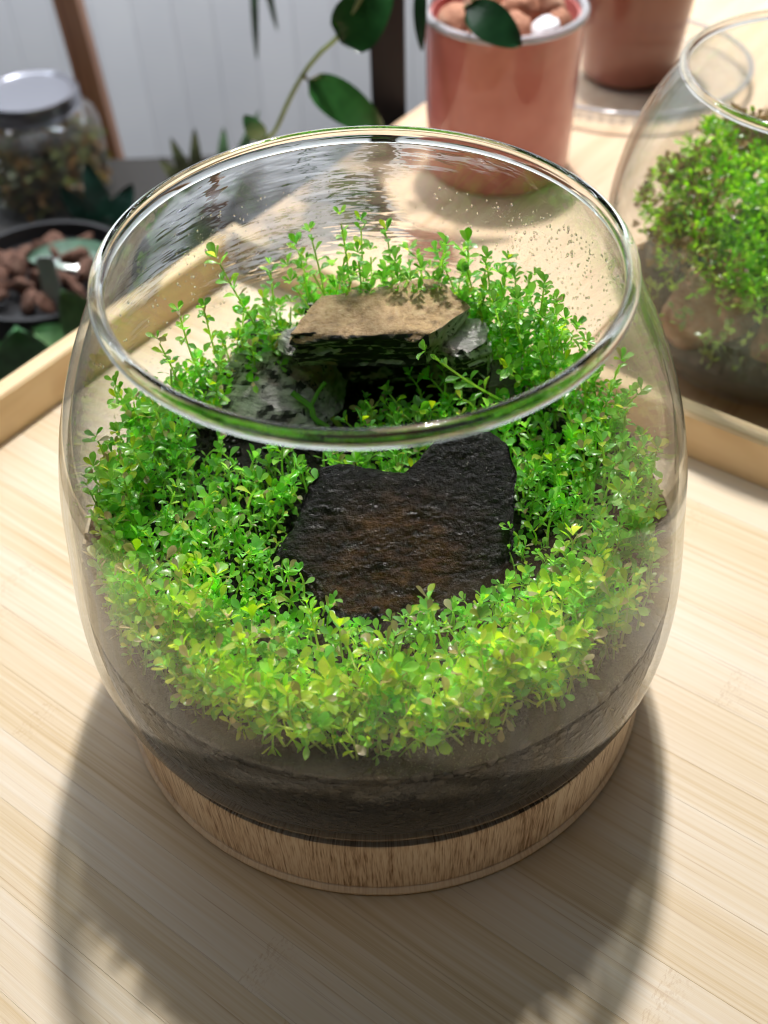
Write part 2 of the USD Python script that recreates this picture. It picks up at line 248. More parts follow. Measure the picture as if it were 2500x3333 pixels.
def rockmat(name, side, top, patch, rough=.45, topz=.75, dist=.0012, scale=(160, 160, 620), patch_scale=70, spec=.5, front_shade=None, stained=False):
    bn = {'yn': ('math', {'math_type': 'multiply', 'value2': -1.0}), 'yr': ('map_range', {'range_type': 'smoothstep', 'from_min': .74, 'from_max': .88}), 'rb': ('rgb_ramp', {'ramp': front_shade or [(0, (0, 0, 0))]}), 'bm': ('mix', {'mix_type': 'mix'})} if front_shade else {}  # shade painted into the colour: steep front faces go near black
    bl = [('s.y', 'yn.value1'), ('yn.value', 'yr.value'), ('yr.result', 'bm.fac'), ('tm.color', 'bm.color1'), ('n.fac', 'rb.fac'), ('rb.color', 'bm.color2'), ('bm.color', 'p.base_color')] if front_shade else [('tm.color', 'p.base_color')]
    if stained: bn.update({'at': ('attribute', {'attribute': 'tint'})}); bl = bl + [('at.fac', 'tm.fac')]
    else: bl = bl + [('zr.result', 'tm.fac')]
    return M(name, {**bn,
        'g': ('geometry', {}), 's': ('separate_xyz', {}), 'mp': ('mapping', {'scale': scale}), 'n': ('noise_texture', {'scale': 1.0, 'detail': 7.0, 'roughness': .68}),
        'n2': ('noise_texture', {'scale': patch_scale, 'detail': 3.0}), 'n3': ('noise_texture', {'scale': 420.0, 'detail': 4.0, 'roughness': .7}),
        'rs': ('rgb_ramp', {'ramp': side}), 'rt': ('rgb_ramp', {'ramp': top}), 'pr': ('map_range', {'from_min': .52, 'from_max': .64}),
        'pm': ('mix', {'mix_type': 'mix', 'color2': patch}), 'zr': ('map_range', {'from_min': topz, 'from_max': topz + .05, 'clamp': True}), 'tm': ('mix', {'mix_type': 'mix'}),
        'ng': ('math', {'math_type': 'multiply_add', 'value2': .6}), 'b': ('bump', {'strength': .8, 'distance': dist}), 'p': ('principled_bsdf', {'roughness': rough, 'specular_ior_level': spec})},
        [('g.true_normal', 's.vector'), ('g.position', 'mp.vector'), ('mp.vector', 'n.vector'), ('g.position', 'n2.vector'), ('g.position', 'n3.vector'), ('n.fac', 'rs.fac'), ('n3.fac', 'rt.fac'), ('n2.fac', 'pr.value'),
         ('rs.color', 'pm.color1'), ('pr.result', 'pm.fac'), ('s.z', 'zr.value'), ('pm.color', 'tm.color1'), ('rt.color', 'tm.color2'), 
         ('n3.fac', 'ng.value1'), ('n.fac', 'ng.value3'), ('ng.value', 'b.height'), ('b.normal', 'p.normal')] + bl, 'p.BSDF')
M_rock = rockmat('layered_slate', [(.32, (.13, .124, .12)), (.45, (.48, .46, .445)), (.62, (.74, .71, .69))], [(.3, (.20, .12, .045)), (.5, (.40, .25, .11)), (.7, (.52, .37, .20))], (.44, .27, .22), stained=True, front_shade=[(.34, (.004, .004, .004)), (.52, (.013, .0125, .012)), (.72, (.06, .057, .054))], topz=.93, dist=.0016)
M_slab = rockmat('wet_black_slate', [(.34, (.004, .004, .005)), (.5, (.012, .0115, .012)), (.68, (.035, .033, .033))], [(.3, (.01, .01, .01)), (.7, (.05, .05, .05))], (.060, .020, .006), rough=.30, topz=2.0, dist=.0016, scale=(110, 330, 330), patch_scale=38, spec=.7)
M_slabface = M('wet_slab_face', {
    'a': ('attribute', {'attribute': 'tint'}), 'g': ('geometry', {}), 'mp': ('mapping', {'scale': (190, 330, 330)}), 'n': ('noise_texture', {'scale': 1.0, 'detail': 8.0, 'roughness': .7}), 'n3': ('noise_texture', {'scale': 520.0, 'detail': 3.0}),
    'r': ('rgb_ramp', {'ramp': [(.34, (.002, .002, .0025)), (.52, (.007, .0068, .007)), (.70, (.028, .027, .027))]}), 'r2': ('rgb_ramp', {'ramp': [(.34, (.010, .004, .001)), (.5, (.055, .022, .006)), (.68, (.14, .068, .018))]}),
    'm': ('mix', {'mix_type': 'mix'}), 'fk': ('noise_texture', {'scale': 1500.0, 'detail': 2.0}), 'fr': ('map_range', {'from_min': .66, 'from_max': .72, 'to_min': 0.0, 'to_max': .5, 'clamp': True}), 'fm': ('mix', {'mix_type': 'mix', 'color2': (.30, .28, .26)}), 'ng': ('math', {'math_type': 'multiply_add', 'value2': 1.0}), 'b': ('bump', {'strength': 1.0, 'distance': .0022}), 'p': ('principled_bsdf', {'roughness': .24, 'specular_ior_level': .4})},
    [('g.position', 'mp.vector'), ('mp.vector', 'n.vector'), ('g.position', 'n3.vector'), ('n.fac', 'r.fac'), ('n.fac', 'r2.fac'), ('r.color', 'm.color1'), ('r2.color', 'm.color2'), ('a.fac', 'm.fac'), ('m.color', 'fm.color1'), ('g.position', 'fk.vector'), ('fk.fac', 'fr.value'), ('fr.result', 'fm.fac'), ('fm.color', 'p.base_color'),
     ('n3.fac', 'ng.value1'), ('n.fac', 'ng.value3'), ('ng.value', 'b.height'), ('b.normal', 'p.normal')], 'p.BSDF')
M_stone = rockmat('rough_grey_stone', [(.32, (.03, .028, .025)), (.5, (.13, .12, .11)), (.68, (.27, .25, .23))], [(.3, (.1, .09, .08)), (.7, (.3, .28, .25))], (.10, .09, .045), topz=.9)
M_terra = M('terracotta', {'g': ('geometry', {}), 'n': ('noise_texture', {'scale': 40.0, 'detail': 4.0}), 'r': ('rgb_ramp', {'ramp': [(.35, (.52, .14, .12)), (.6, (.60, .20, .175)), (.85, (.60, .30, .26))]}),
    'p': ('principled_bsdf', {'roughness': .5, 'coat_weight': 1.0, 'coat_roughness': .03})}, [('g.position', 'n.vector'), ('n.fac', 'r.fac'), ('r.color', 'p.base_color')], 'p.BSDF')
M_terra2 = plain('brown_terracotta', (.22, .065, .035), .4, coat_weight=.6)
M_brick = rockmat('clay_chip', [(.3, (.20, .07, .035)), (.6, (.42, .18, .10))], [(.3, (.30, .12, .07)), (.7, (.50, .24, .14))], (.46, .27, .18), rough=.8)
M_cupglass = plain('frosted_rim', (.50, .50, .52), .12, transmission_weight=.45)
M_bark = rockmat('bark_chip', [(.3, (.03, .014, .008)), (.6, (.13, .055, .033))], [(.3, (.06, .025, .015)), (.7, (.18, .085, .052))], (.17, .10, .07), rough=.8)
M_white = plain('white_plastic', (.78, .78, .80), .35)
M_wall = M('wall_paint', {'g': ('geometry', {}), 'n': ('noise_texture', {'scale': 14.0, 'detail': 3.0}), 'oi': ('object_info', {}), 'r': ('rgb_ramp', {'ramp': [(.3, (.80, .81, .84)), (.7, (.86, .865, .88))]}),
    'ov': ('map_range', {'to_min': .94, 'to_max': 1.04}), 'h': ('hsv', {}), 'p': ('principled_bsdf', {'roughness': .6})}, [('g.position', 'n.vector'), ('n.fac', 'r.fac'), ('r.color', 'h.color'), ('oi.random', 'ov.value'), ('ov.result', 'h.value'), ('h.color', 'p.base_color')], 'p.BSDF')
M_navy = plain('navy_metal', (.003, .004, .010), .6)
M_black = plain('black_plastic', (.012, .012, .013), .4)
M_dark = plain('dark_shelf', (.02, .018, .016), .7)
M_metal = M('brushed_lid', {'p': ('principled_bsdf', {'base_color': (.50, .50, .55), 'metallic': 1.0, 'roughness': .28})}, [], 'p.BSDF')
M_grey = plain('grey_plastic', (.30, .30, .32), .5)
M_clearplastic = pane('clear_plastic', film=.07, film_color=(.8, .8, .82), zlo=5, zhi=6)

# ---------------------------------------------------------------- tray, table
e_g, e_n = V3(math.cos(YAW), math.sin(YAW), 0), V3(-math.sin(YAW), math.cos(YAW), 0)     # along the grain, across it
N1 = -e_g                                                                              # towards the left rail
IN_L, IN_R = .1735, .1332       # inner faces: distance along N1 / along e_n
TW, TH, RAIL_T, RAIL_H = .43, .31, .0083, .0185
table_pt = lambda a, b, z=0.: N1 * a + e_n * b + V3(0, 0, z)
table = thing('wooden_table', 'pale wooden table under the tray, pots and second bowl', 'table', (0.1, .3, -.006))
for k in range(5):
    w = .18
    a = .205 - w * (k + .5)
    obj('board', box(table_pt(a, .205, -.018), (w - .0006, 1.15, .024), YAW, .0008), M_table, table)
tray = thing('bamboo_tray', 'light bamboo serving tray with raised edges holding the large bowl', 'tray', (0, 0, -.006))
cuts = np.cumsum(np.r_[0, RNG.uniform(.7, 1.35, 17)]); cuts *= TH / cuts[-1]; ns = 17
for k in range(ns):
    sw = cuts[k + 1] - cuts[k]; b = IN_R - (cuts[k] + cuts[k + 1]) / 2
    obj('bamboo_strip', box(table_pt(IN_L - TW / 2, b, -.003), (TW, sw - .00003, .006), YAW, .00005), M_tray, tray)
top = RAIL_H; zc = (top - .006) / 2; hh = top + .0055
obj('rail', box(table_pt(IN_L - TW / 2, IN_R + RAIL_T / 2 + .00005, zc), (TW + 2 * RAIL_T, RAIL_T, hh), YAW, .0009), M_rail, tray)
obj('rail', box(table_pt(IN_L - TW / 2, IN_R - TH - RAIL_T / 2 - .00005, zc), (TW + 2 * RAIL_T, RAIL_T, hh), YAW, .0009), M_rail, tray)
obj('rail', box(table_pt(IN_L + RAIL_T / 2 + .00005, IN_R - TH / 2, zc + .0002), (RAIL_T, TH - .0002, hh), YAW, .0009), M_rail2, tray)
obj('rail', box(table_pt(IN_L - TW - RAIL_T / 2 - .00005, IN_R - TH / 2, zc + .0002), (RAIL_T, TH - .0002, hh), YAW, .0009), M_rail2, tray)

# ---------------------------------------------------------------- main bowl
ZK = [.0256, .0275, .0305, .036, .0464, .0569, .0673, .0777, .0881, .0986, .109, .1194, .1298, .1385]
RK = [.0736, .0753, .0771, .0789, .0800, .0797, .0786, .0773, .0760, .0739, .0708, .0667, .0618, .0571]
from scipy.interpolate import CubicSpline
SP = CubicSpline(ZK, RK)
WALL = .0019
zz = np.r_[np.linspace(.0256, .034, 14), np.linspace(.036, .1385, 44)]
Rout = lambda z: SP(np.clip(z, .0256, .1385))
Rin = lambda z: Rout(z) - WALL
ring = thing('wooden_ring_base', 'round brown wooden base under the large glass bowl', 'wooden base', (0, 0, 0))
obj('ring_body', lathe([(.0700, .0034), (.0755, .0034), (.0758, .0040), (.0761, .0246), (.0757, .0253), (.0750, .0255), (.0, .0255)], 160), M_ring, ring, smooth=40)
obj('ring_lip', lathe([(.0, .0003), (.0752, .0003), (.0766, .0009), (.0768, .0021), (.0760, .0034), (.072, .00345)], 160), M_lip, ring, smooth=40)
bowl = thing('glass_bowl', 'large clear barrel shaped glass bowl planted with green carpet and stones', 'glass bowl', (0, 0, .0256))
outer = [(0, .0259)] + [(.072, .0259)] + list(zip(Rout(zz), zz + .0004))
obj('outer_wall', lathe(outer, 200), M_glass_out, bowl, smooth=True)
inner = [(Rin(z), z) for z in np.linspace(.0600, .1385, 44)]     # below this wet soil lies against the glass: no air gap there
im = lathe(inner, 200); im.invert()
obj('inner_wall', im, M_glass_in, bowl, smooth=True)
ang = np.linspace(0, 2 * np.pi, 20, endpoint=False)
rc, rz_ = .0563, .1399
rt = lathe([(rc + .00165 * math.cos(a), rz_ + .0022 * math.sin(a)) for a in ang], 240, closed=True)
obj('rim', rt, M_rimglass, bowl, smooth=True)

# ---------------------------------------------------------------- soil
ZS = .0600
def soil_z(x, y):
    return ZS - .0045 * np.exp(-((np.asarray(x) - .006) / .026) ** 2 - ((np.asarray(y) + .030) / .010) ** 2) + .002 * np.clip((y + .02) / .09, -.3, 1) + .0035 * (meshkit.fbm(np.stack([np.asarray(x) * 45, np.asarray(y) * 45, np.zeros_like(np.asarray(x, float))], -1) + 9, 3, 3) - .5) * 2
soil = thing('dark_soil', 'black granular soil filling the lower part of the large bowl', 'soil', (0, 0, .03), kind='stuff')
na, nr = 160, 34
aa = np.arange(na) * 2 * np.pi / na; pr = [(.0, .0270), (.070, .0270)] + [(Rin(z) - .0002, z) for z in np.r_[np.linspace(.0278, .036, 8), np.linspace(.039, .0575, 7)]]
sv, sf = [], []
side = lathe(pr, na)
rr = np.linspace(0, 1, nr)
R_, A_ = np.meshgrid(rr, aa, indexing='ij'); X_, Y_ = R_ * np.cos(A_) * (Rin(.061) - .0005), R_ * np.sin(A_) * (Rin(.061) - .0005)
tv = np.stack([X_, Y_, soil_z(X_, Y_)], -1).reshape(-1, 3)
i, j = np.meshgrid(np.arange(nr - 1), np.arange(na), indexing='ij'); j2 = (j + 1) % na
q = np.stack([i * na + j, (i + 1) * na + j, (i + 1) * na + j2, i * na + j2], -1).reshape(-1, 4)
topm = trimesh.Trimesh(tv, np.vstack([q[:, [0, 1, 2]], q[:, [0, 2, 3]]]), process=False)
edge = np.array([[Rin(.0575) - .0005, .0575]]); skirt_v = np.vstack([np.stack([np.cos(aa) * edge[0, 0], np.sin(aa) * edge[0, 0], np.full(na, .0575)], -1), tv[-na:]])
k = np.arange(na); k2 = (k + 1) % na
skirt = trimesh.Trimesh(skirt_v, np.vstack([np.stack([k, k2, na + k2], -1), np.stack([k, na + k2, na + k], -1)]), process=False)
obj('soil_bed', join([side, skirt, topm]), M_soil, soil, smooth=50)
gr = []
ico = trimesh.creation.icosphere(1, 1.0)
for n in range(1500):
    r = .073 * math.sqrt(RNG.random()); a = RNG.random() * 6.283; x, y = r * math.cos(a), r * math.sin(a); s = RNG.uniform(.0006, .0014)
    gr.append((ico.vertices * (1 + .25 * RNG.standard_normal((len(ico.vertices), 1)).clip(-1, 1)) * s * RNG.uniform(.7, 1.1, 3) + V3(x, y, float(soil_z(x, y)) + s * .2)))
gv = np.vstack(gr); gf = np.vstack([ico.faces + k * len(ico.vertices) for k in range(len(gr))])
for n in range(900):
    a, z = RNG.uniform(math.pi, 2 * math.pi), RNG.uniform(.030, .061); s = RNG.uniform(.0007, .0019); r = Rin(z) - s * .38 - .0001
    gr.append((ico.vertices * (1 + .25 * RNG.standard_normal((len(ico.vertices), 1)).clip(-1, 1)) * s * RNG.uniform(.7, 1.1, 3)) * V3(1, 1, .8) + V3(r * math.cos(a), r * math.sin(a), z))
for q in gr[1500:]:                                        # none may poke through the glass
    d_ = np.hypot(q[:, 0], q[:, 1]); m_ = np.minimum(1, (Rin(q[:, 2]) - .0001) / d_); q[:, :2] *= m_[:, None]
M_grain = M('soil_granules', {'g': ('geometry', {}), 'r': ('rgb_ramp', {'ramp': [(0, (.006, .005, .004)), (.6, (.03, .024, .018)), (.85, (.09, .07, .05)), (1, (.20, .17, .13))]}), 'p': ('principled_bsdf', {'roughness': .3})}, [('g.random_per_island', 'r.fac'), ('r.color', 'p.base_color')], 'p.BSDF')
gv = np.vstack(gr); gf = np.vstack([ico.faces + k * len(ico.vertices) for k in range(len(gr))])
obj('granules', trimesh.Trimesh(gv, gf, process=False), M_grain, soil, smooth=True)

# ---------------------------------------------------------------- stones
def strata(mesh, seed, amp=.0035, layers=420, tilt=(0, 0), centre=None, small=.0012, terrace=0.0):
    """Weathered slate: side faces pushed in and out by layers, everything roughened."""
    v = mesh.vertices.copy(); n = mesh.vertex_normals
    zc_ = v[:, 2] + tilt[0] * v[:, 0] + tilt[1] * v[:, 1]
    sidew = np.sqrt(np.clip(1 - n[:, 2] ** 2, 0, 1))
    lay = meshkit.noise(np.stack([v[:, 0] * 60, v[:, 1] * 60, zc_ * layers], -1), seed)
    lay2 = meshkit.noise(np.stack([v[:, 0] * 160, v[:, 1] * 160, zc_ * layers * 2.1], -1), seed + 5)
    f = meshkit.fbm(v * 130, 4, seed + 9) - .5
    f2 = meshkit.fbm(v * 480, 3, seed + 11) - .5
    nh = n.copy(); nh[:, 2] *= .25
    v += nh * (sidew * (amp * (lay - .55) * 2 + amp * .5 * (lay2 - .5) * 2))[:, None] + n * (small * 2 * f + small * .7 * f2)[:, None]
    if terrace:                                                # broken sheet edges stepping down the slopes
        q = v[:, 1] * 250 + v[:, 0] * 60 + 2.2 * meshkit.fbm(np.stack([v[:, 0] * 55, v[:, 1] * 120, v[:, 2] * 90], -1), 3, seed + 3)
        w = np.clip((n[:, 2] - .35) * 4, 0, 1) * np.clip((.087 - v[:, 2]) / .004, 0, 1)
        fq = q - np.floor(q); v[:, 2] += terrace * w * (np.where(fq < .85, fq / .85, (1 - fq) / .15) - .5) * 1.6
    mesh.vertices = v
    return mesh
plate = hull([(-.0212, .0395, .0920), (.0160, .0378, .0915), (.0185, .0445, .0915), (.0285, .0500, .0910), (.0200, .0615, .0935), (.010, .0600, .0940), (-.004, .0580, .0925), (-.0130, .0570, .0920),
              (-.0208, .0410, .0800), (.0155, .0395, .0800), (.0180, .0470, .0820), (.0275, .0530, .0840), (.018, .064, .080), (-.012, .062, .080)])
ledge = hull([(-.0222, .0430, .0830), (-.0235, .0520, .0850), (-.0260, .0470, .0815), (-.0190, .0440, .0800), (-.016, .055, .082), (-.026, .056, .078), (-.0215, .0430, .0835)])
core = hull([(-.018, .0590, .088), (.017, .0570, .088), (.028, .0580, .088), (-.022, .0580, .062), (.020, .0570, .060), (.03, .056, .05), (.02, .067, .05), (-.018, .066, .05), (-.02, .058, .05), (.016, .064, .088), (-.010, .063, .088)])
wedge = hull([(-.0560, .0450, .0665), (-.0400, .0560, .0745), (-.0265, .0575, .0800), (-.018, .0590, .0790), (-.056, .054, .060), (-.0540, .0380, .0640), (-.0340, .0325, .0660), (-.0190, .0330, .0650), (-.0120, .0380, .0620), (-.034, .032, .058), (-.018, .032, .057), (-.0520, .038, .057), (-.008, .056, .064),
              (-.050, .043, .05), (-.05, .060, .05), (-.010, .040, .05), (-.006, .062, .05), (-.026, .064, .06)])
right = hull([(.0165, .0440, .0815), (.0235, .0395, .0830), (.0330, .0435, .0835), (.0325, .0540, .085), (.0185, .0520, .084), (.0190, .0445, .0745), (.033, .0410, .072), (.036, .045, .06), (.025, .0440, .064), (.036, .055, .055), (.020, .055, .055)])
back = plate + ledge + core + wedge + right
bm = strata(refined(back, .0008), 21, amp=.0017, layers=420, tilt=(-.10, .10), terrace=.0016)
st = thing('slate_stone', 'layered slate stone with flat tan top and overhanging front face painted black for shade', 'stone', (0, .05, .055))
def weathered(v, n):
    m = np.clip((v[:, 2] - .0885) / .0012 + 2 * (meshkit.fbm(v * 300, 3, 2) - .5), 0, 1) * np.clip((n[:, 2] - .25) * 4, 0, 1)
    return np.repeat(m[:, None], 3, 1)
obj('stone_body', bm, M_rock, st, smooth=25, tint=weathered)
st = thing('rubble_stone', 'small rough grey stone at the right foot of the tan topped slate', 'stone', (.039, .042, .06))
sm = strata(refined(hull([(.034, .043, .078), (.039, .0455, .0775), (.0425, .041, .072), (.045, .038, .064), (.036, .036, .066), (.033, .038, .070), (.034, .05, .055), (.046, .046, .055), (.033, .036, .055), (.046, .037, .055)]), .0009), 33, amp=.0012, layers=500, small=.002)
obj('stone_body', sm, M_stone, st, smooth=25)
# leaning wet slab
SL_OUT = SLAB_OUTLINE = [(-.0170, -.0240), (-.0250, -.0168), (-.0190, -.0085), (-.0134, -.0002), (-.006, .0000), (.003, -.0012), (.0075, -.0020), (.0115, .0010), (.0165, .0045), (.0235, .0060), (.0300, .0057), (.0342, .0030), (.0359, -.0030), (.0347, -.0110), (.0332, -.0200), (.026, -.0275), (.010, -.032), (-.006, -.0350), (-.0095, -.0315)]
def slab_plane(x, y): return .0580 + (y + .028) * .80
th = V3(0, .80, -1.0); th = V3(0, .625, -.78) * .0075
front = [V3(x, y, slab_plane(x, y)) for x, y in SL_OUT]
parts = []
import shapely
poly = shapely.Polygon(SL_OUT)
sl = trimesh.creation.extrude_polygon(poly, 1.0, engine='earcut')
sl.vertices = np.array([[x, y, slab_plane(x, y)] + (1 - t) * th for x, y, t in sl.vertices])
mf = manifold3d.Manifold(manifold3d.Mesh(np.asarray(sl.vertices, np.float32), np.asarray(sl.faces, np.uint32)))
slm = refined(mf, .0010)
v, n = slm.vertices.copy(), slm.vertex_normals
up = v @ V3(0, .78, .625)
f = meshkit.fbm(np.stack([v[:, 0] * 90, up * 420, v[:, 2] * 60], -1), 4, 4) - .5; f2 = meshkit.fbm(v * 150, 3, 8) - .5
edge = np.array([poly.exterior.distance(shapely.Point(a, b)) for a, b in v[:, :2]])
rnd = np.clip(1 - edge / .003, 0, 1) ** 2
fr = (n[:, 2] > .3)
v += n * (.0009 * 2 * f + .0012 * 2 * f2)[:, None]
v[fr] += (th / np.linalg.norm(th)) * (rnd[fr] * .0016)[:, None]
slm.vertices = v
st = thing('slate_slab', 'dark wet slate slab with brown centre leaning in front of the bowl middle', 'stone', (0, -.01, .058))
obj('stone_body', slm, M_slabface, st, smooth=True, tint=np.clip(np.exp(-((v[:, 0] - .004 - .2 * (v[:, 1] + .017)) / .0150) ** 2 - ((v[:, 1] + .0200) / .0095) ** 2) * 2.3 * (.35 + 1.3 * meshkit.fbm(np.stack([v[:, 0] * 130, up * 330, v[:, 2] * 0], -1), 4, 6)), 0, 1)[:, None] * np.array([[1., 1., 1.]]))
st = thing('dark_stone_chip', 'small black stone chip half hidden behind the left back sprigs', 'stone', (-.034, .066, .072))
obj('stone_body', pebble((-.034, .066, .072), .0055, 5, sub=3), M_slab, st)
st = thing('dark_stone_chip', 'small dark stone chip between the leaning slab and the rubble stone', 'stone', (.024, .022, .066))
obj('stone_body', pebble((.024, .022, .0655), .0055, 9, sub=3), M_slab, st)

# ---------------------------------------------------------------- sprigs
GREENS = [(.26, .60, .09), (.32, .68, .10), (.42, .74, .14), (.30, .66, .18), (.18, .50, .05)]
YELLOWS = [(.52, .70, .06), (.68, .74, .12), (.42, .70, .06)]
BROWNS = [(.55, .42, .24), (.46, .36, .16), (.66, .54, .40)]
def leaf(base, d, up, L, W, droop=.25, cup=.2):
    """One small spoon-shaped leaf growing from base in direction d."""
    d = d / np.linalg.norm(d); s = np.cross(d, up); s /= np.linalg.norm(s) + 1e-9; u = np.cross(s, d)
    t = np.array([0, .16, .36, .56, .74, .9, 1.0]); w = np.array([.16, .24, .58, .93, 1.0, .68, .10]) * W / 2
    v, f = [], []
    for k in range(len(t)):
        c = base + d * (t[k] * L) + u * (.35 * L * t[k] * .5 - droop * L * t[k] ** 2)
        v += [c - s * w[k] + u * (cup * w[k]), c, c + s * w[k] + u * (cup * w[k])]
        if k:
            a = 3 * (k - 1); b = 3 * k
            f += [[a, a + 1, b + 1], [a, b + 1, b], [a + 1, a + 2, b + 2], [a + 1, b + 2, b + 1]]
    return trimesh.Trimesh(np.array(v), np.array(f), process=False)
def make_sprig(g, path, spacing, L, tip=.5, spread=1.0, bare=.0):
    """(stem mesh, leaves) along a curve: opposite pairs of leaves, each pair turned a quarter from the last, smaller at the tip."""
    p = bez(path, 8); seg = np.r_[0, np.cumsum(np.linalg.norm(np.diff(p, axis=0), axis=1))]; T = seg[-1]
    stem = tube(p[::2] if len(p) > 12 else p, np.linspace(.00036, .00024, len(p[::2] if len(p) > 12 else p)), 5)
    leaves, s, turn = [], bare * T + spacing * .5, g.random() * 3.14
    while s <= T + 1e-6:
        k = min(np.searchsorted(seg, s), len(p) - 1); c = p[k]; a = p[min(k + 1, len(p) - 1)] - p[max(k - 1, 0)]; a /= np.linalg.norm(a)
        e = np.cross(a, V3(.2, .9, .1)); e /= np.linalg.norm(e); e2 = np.cross(a, e)
        frac = s / T; scale = (1 if frac < .8 else 1 - (1 - tip) * (frac - .8) / .2) * g.uniform(.8, 1.15)
        lift = .35 + 1.0 * max(0, frac - .6)
        for sg in (0, math.pi):
            if g.random() < .06: continue
            th_ = turn + sg + g.normal(0, .25); d = (e * math.cos(th_) + e2 * math.sin(th_)) * spread + a * (lift + g.normal(0, .22))
            LL = L * scale * g.uniform(.85, 1.12)
            leaves.append(leaf(c, d, a + g.normal(0, .15, 3), LL, LL * g.uniform(.38, .56), droop=g.uniform(-.1, .5), cup=g.uniform(.1, .7)))
        turn += math.pi / 2 + g.normal(0, .2); s += spacing * g.uniform(.8, 1.25)
    a = p[-1] - p[-2]; a /= np.linalg.norm(a)
    e = np.cross(a, V3(.2, .9, .1)); e /= np.linalg.norm(e); e2 = np.cross(a, e); m_ = int(g.integers(3, 6))
    for k in range(m_):
        th_ = turn + k * 6.283 / m_ + g.normal(0, .25); d = e * math.cos(th_) + e2 * math.sin(th_) + a * g.uniform(.3, 1.2)
        LL = L * g.uniform(.7, 1.05); leaves.append(leaf(p[-1], d, a, LL, LL * g.uniform(.42, .58), g.uniform(-.15, .3), g.uniform(.1, .7)))
    return stem, leaves
def pick(g, kind):
    r = g.random()
    if kind == 'y': c = YELLOWS[g.integers(3)] if r < .72 else (BROWNS[g.integers(3)] if r < .84 else GREENS[g.integers(5)])
    else: c = GREENS[g.integers(5)] if r < .84 else (YELLOWS[g.integers(3)] if r < .95 else BROWNS[g.integers(3)])
    return np.array(c) * g.uniform(.85, 1.15)
STEM_G, STEM_Y = (.50, .66, .20), (.66, .70, .30)

# tall sprigs, each built along its own curve
TALL = [  # base (x, y), tip (x, y, z), label
    ((-.024, .058), (-.0430, .0505, .1150), 'tallest sprig at the left arching far out over the back left glass'),
    ((-.022, .064), (-.0270, .0560, .1060), 'sprig leaning left just under the far arching one'),
    ((-.018, .066), (-.0190, .0560, .1120), 'upright leafy sprig between the arching sprig and the highest one'),
    ((-.014, .066), (-.0150, .0570, .1150), 'bushy sprig just left of the highest sprig behind the tan stone'),
    ((-.006, .067), (-.0065, .0560, .1205), 'highest sprig of all, standing behind the middle of the tan stone'),
    ((-.001, .068), (-.0010, .0570, .1180), 'tall sprig touching the highest one on its right side'),
    ((.005, .068), (.0060, .0580, .1140), 'sprig curving right behind the highest sprigs'),
    ((.012, .069), (.0120, .0600, .1060), 'low sprig behind the hump of the tan stone'),
    ((.019, .067), (.0195, .0560, .1080), 'thin pale sprig with a flat pair of leaves at the back right'),
    ((.026, .064), (.0280, .0530, .1120), 'sprig with one large upright leaf on top right of the tan stone'),
    ((.030, .062), (.0330, .0510, .1060), 'short sprig between the large leaved one and the right column'),
    ((.036, .060), (.0390, .0500, .1085), 'tall column of leaf pairs right of the tan stone'),
    ((.042, .057), (.0450, .0480, .1020), 'sprig stepping down right of the tall leafy column'),
    ((.047, .053), (.0510, .0450, .0960), 'airy sprig near the back right glass with gaps between leaves'),
    ((.053, .046), (.0575, .0430, .0890), 'small sprig at the right end of the back row'),
    ((.058, .038), (.0630, .0420, .0830), 'last low sprig of the back row under the right rim'),
    ((-.046, .048), (-.0500, .0400, .1010), 'forked looking sprig rising alone at the left, bare wood behind it'),
    ((-.052, .040), (-.0560, .0350, .0960), 'left sprig beside the lone forked one, nearer the rim'),
    ((-.042, .054), (-.0440, .0440, .0990), 'slim sprig with horizontal leaf pair left of the black chip'),
    ((-.036, .058), (-.0350, .0500, .0960), 'sprig with a long single top leaf above the black chip'),
    ((-.062, .026), (-.0650, .0180, .0960), 'straggling sprig against the left glass under the rim'),
    ((-.066, .012), (-.0690, .0050, .0890), 'sprig pressed to the left glass low beside the rail'),
    ((.066, .020), (.0690, .0140, .0890), 'sprig pressed to the right glass under the rim'),
    ((.069, .004), (.0710, -.0010, .0830), 'dark sprig low against the right glass'),
    ((.064, .030), (.0665, .0260, .0900), 'sprig behind the right part of the front rim'),
]
for n, (b, t, lab) in enumerate(TALL):
    g = np.random.default_rng(100 + n); b3 = V3(b[0], b[1], float(soil_z(b[0], b[1])) - .002); t3 = V3(*t)
    if t3[1] > .045: t3 += V3(0, .0062, -.0062)
    rmax = Rin(t3[2]) - .003; rt_ = math.hypot(t3[0], t3[1])
    if rt_ > rmax: t3[:2] *= rmax / rt_
    mid = b3 * .45 + t3 * .55 + np.r_[g.normal(0, .002, 2), .004 if n == 0 else .001]
    stem, lv = make_sprig(g, [b3, mid, t3], .0036, .0036 if n not in (9, 0) else .0046, tip=.85, bare=.1)
    root = thing('tall_sprig', lab, 'plant sprig', b3)
    obj('stem', stem, M_stem, root, smooth=True, tint=STEM_G)
    for L_ in lv: obj('leaf', L_, M_leaf, root, smooth=True, tint=pick(g, 'g'))

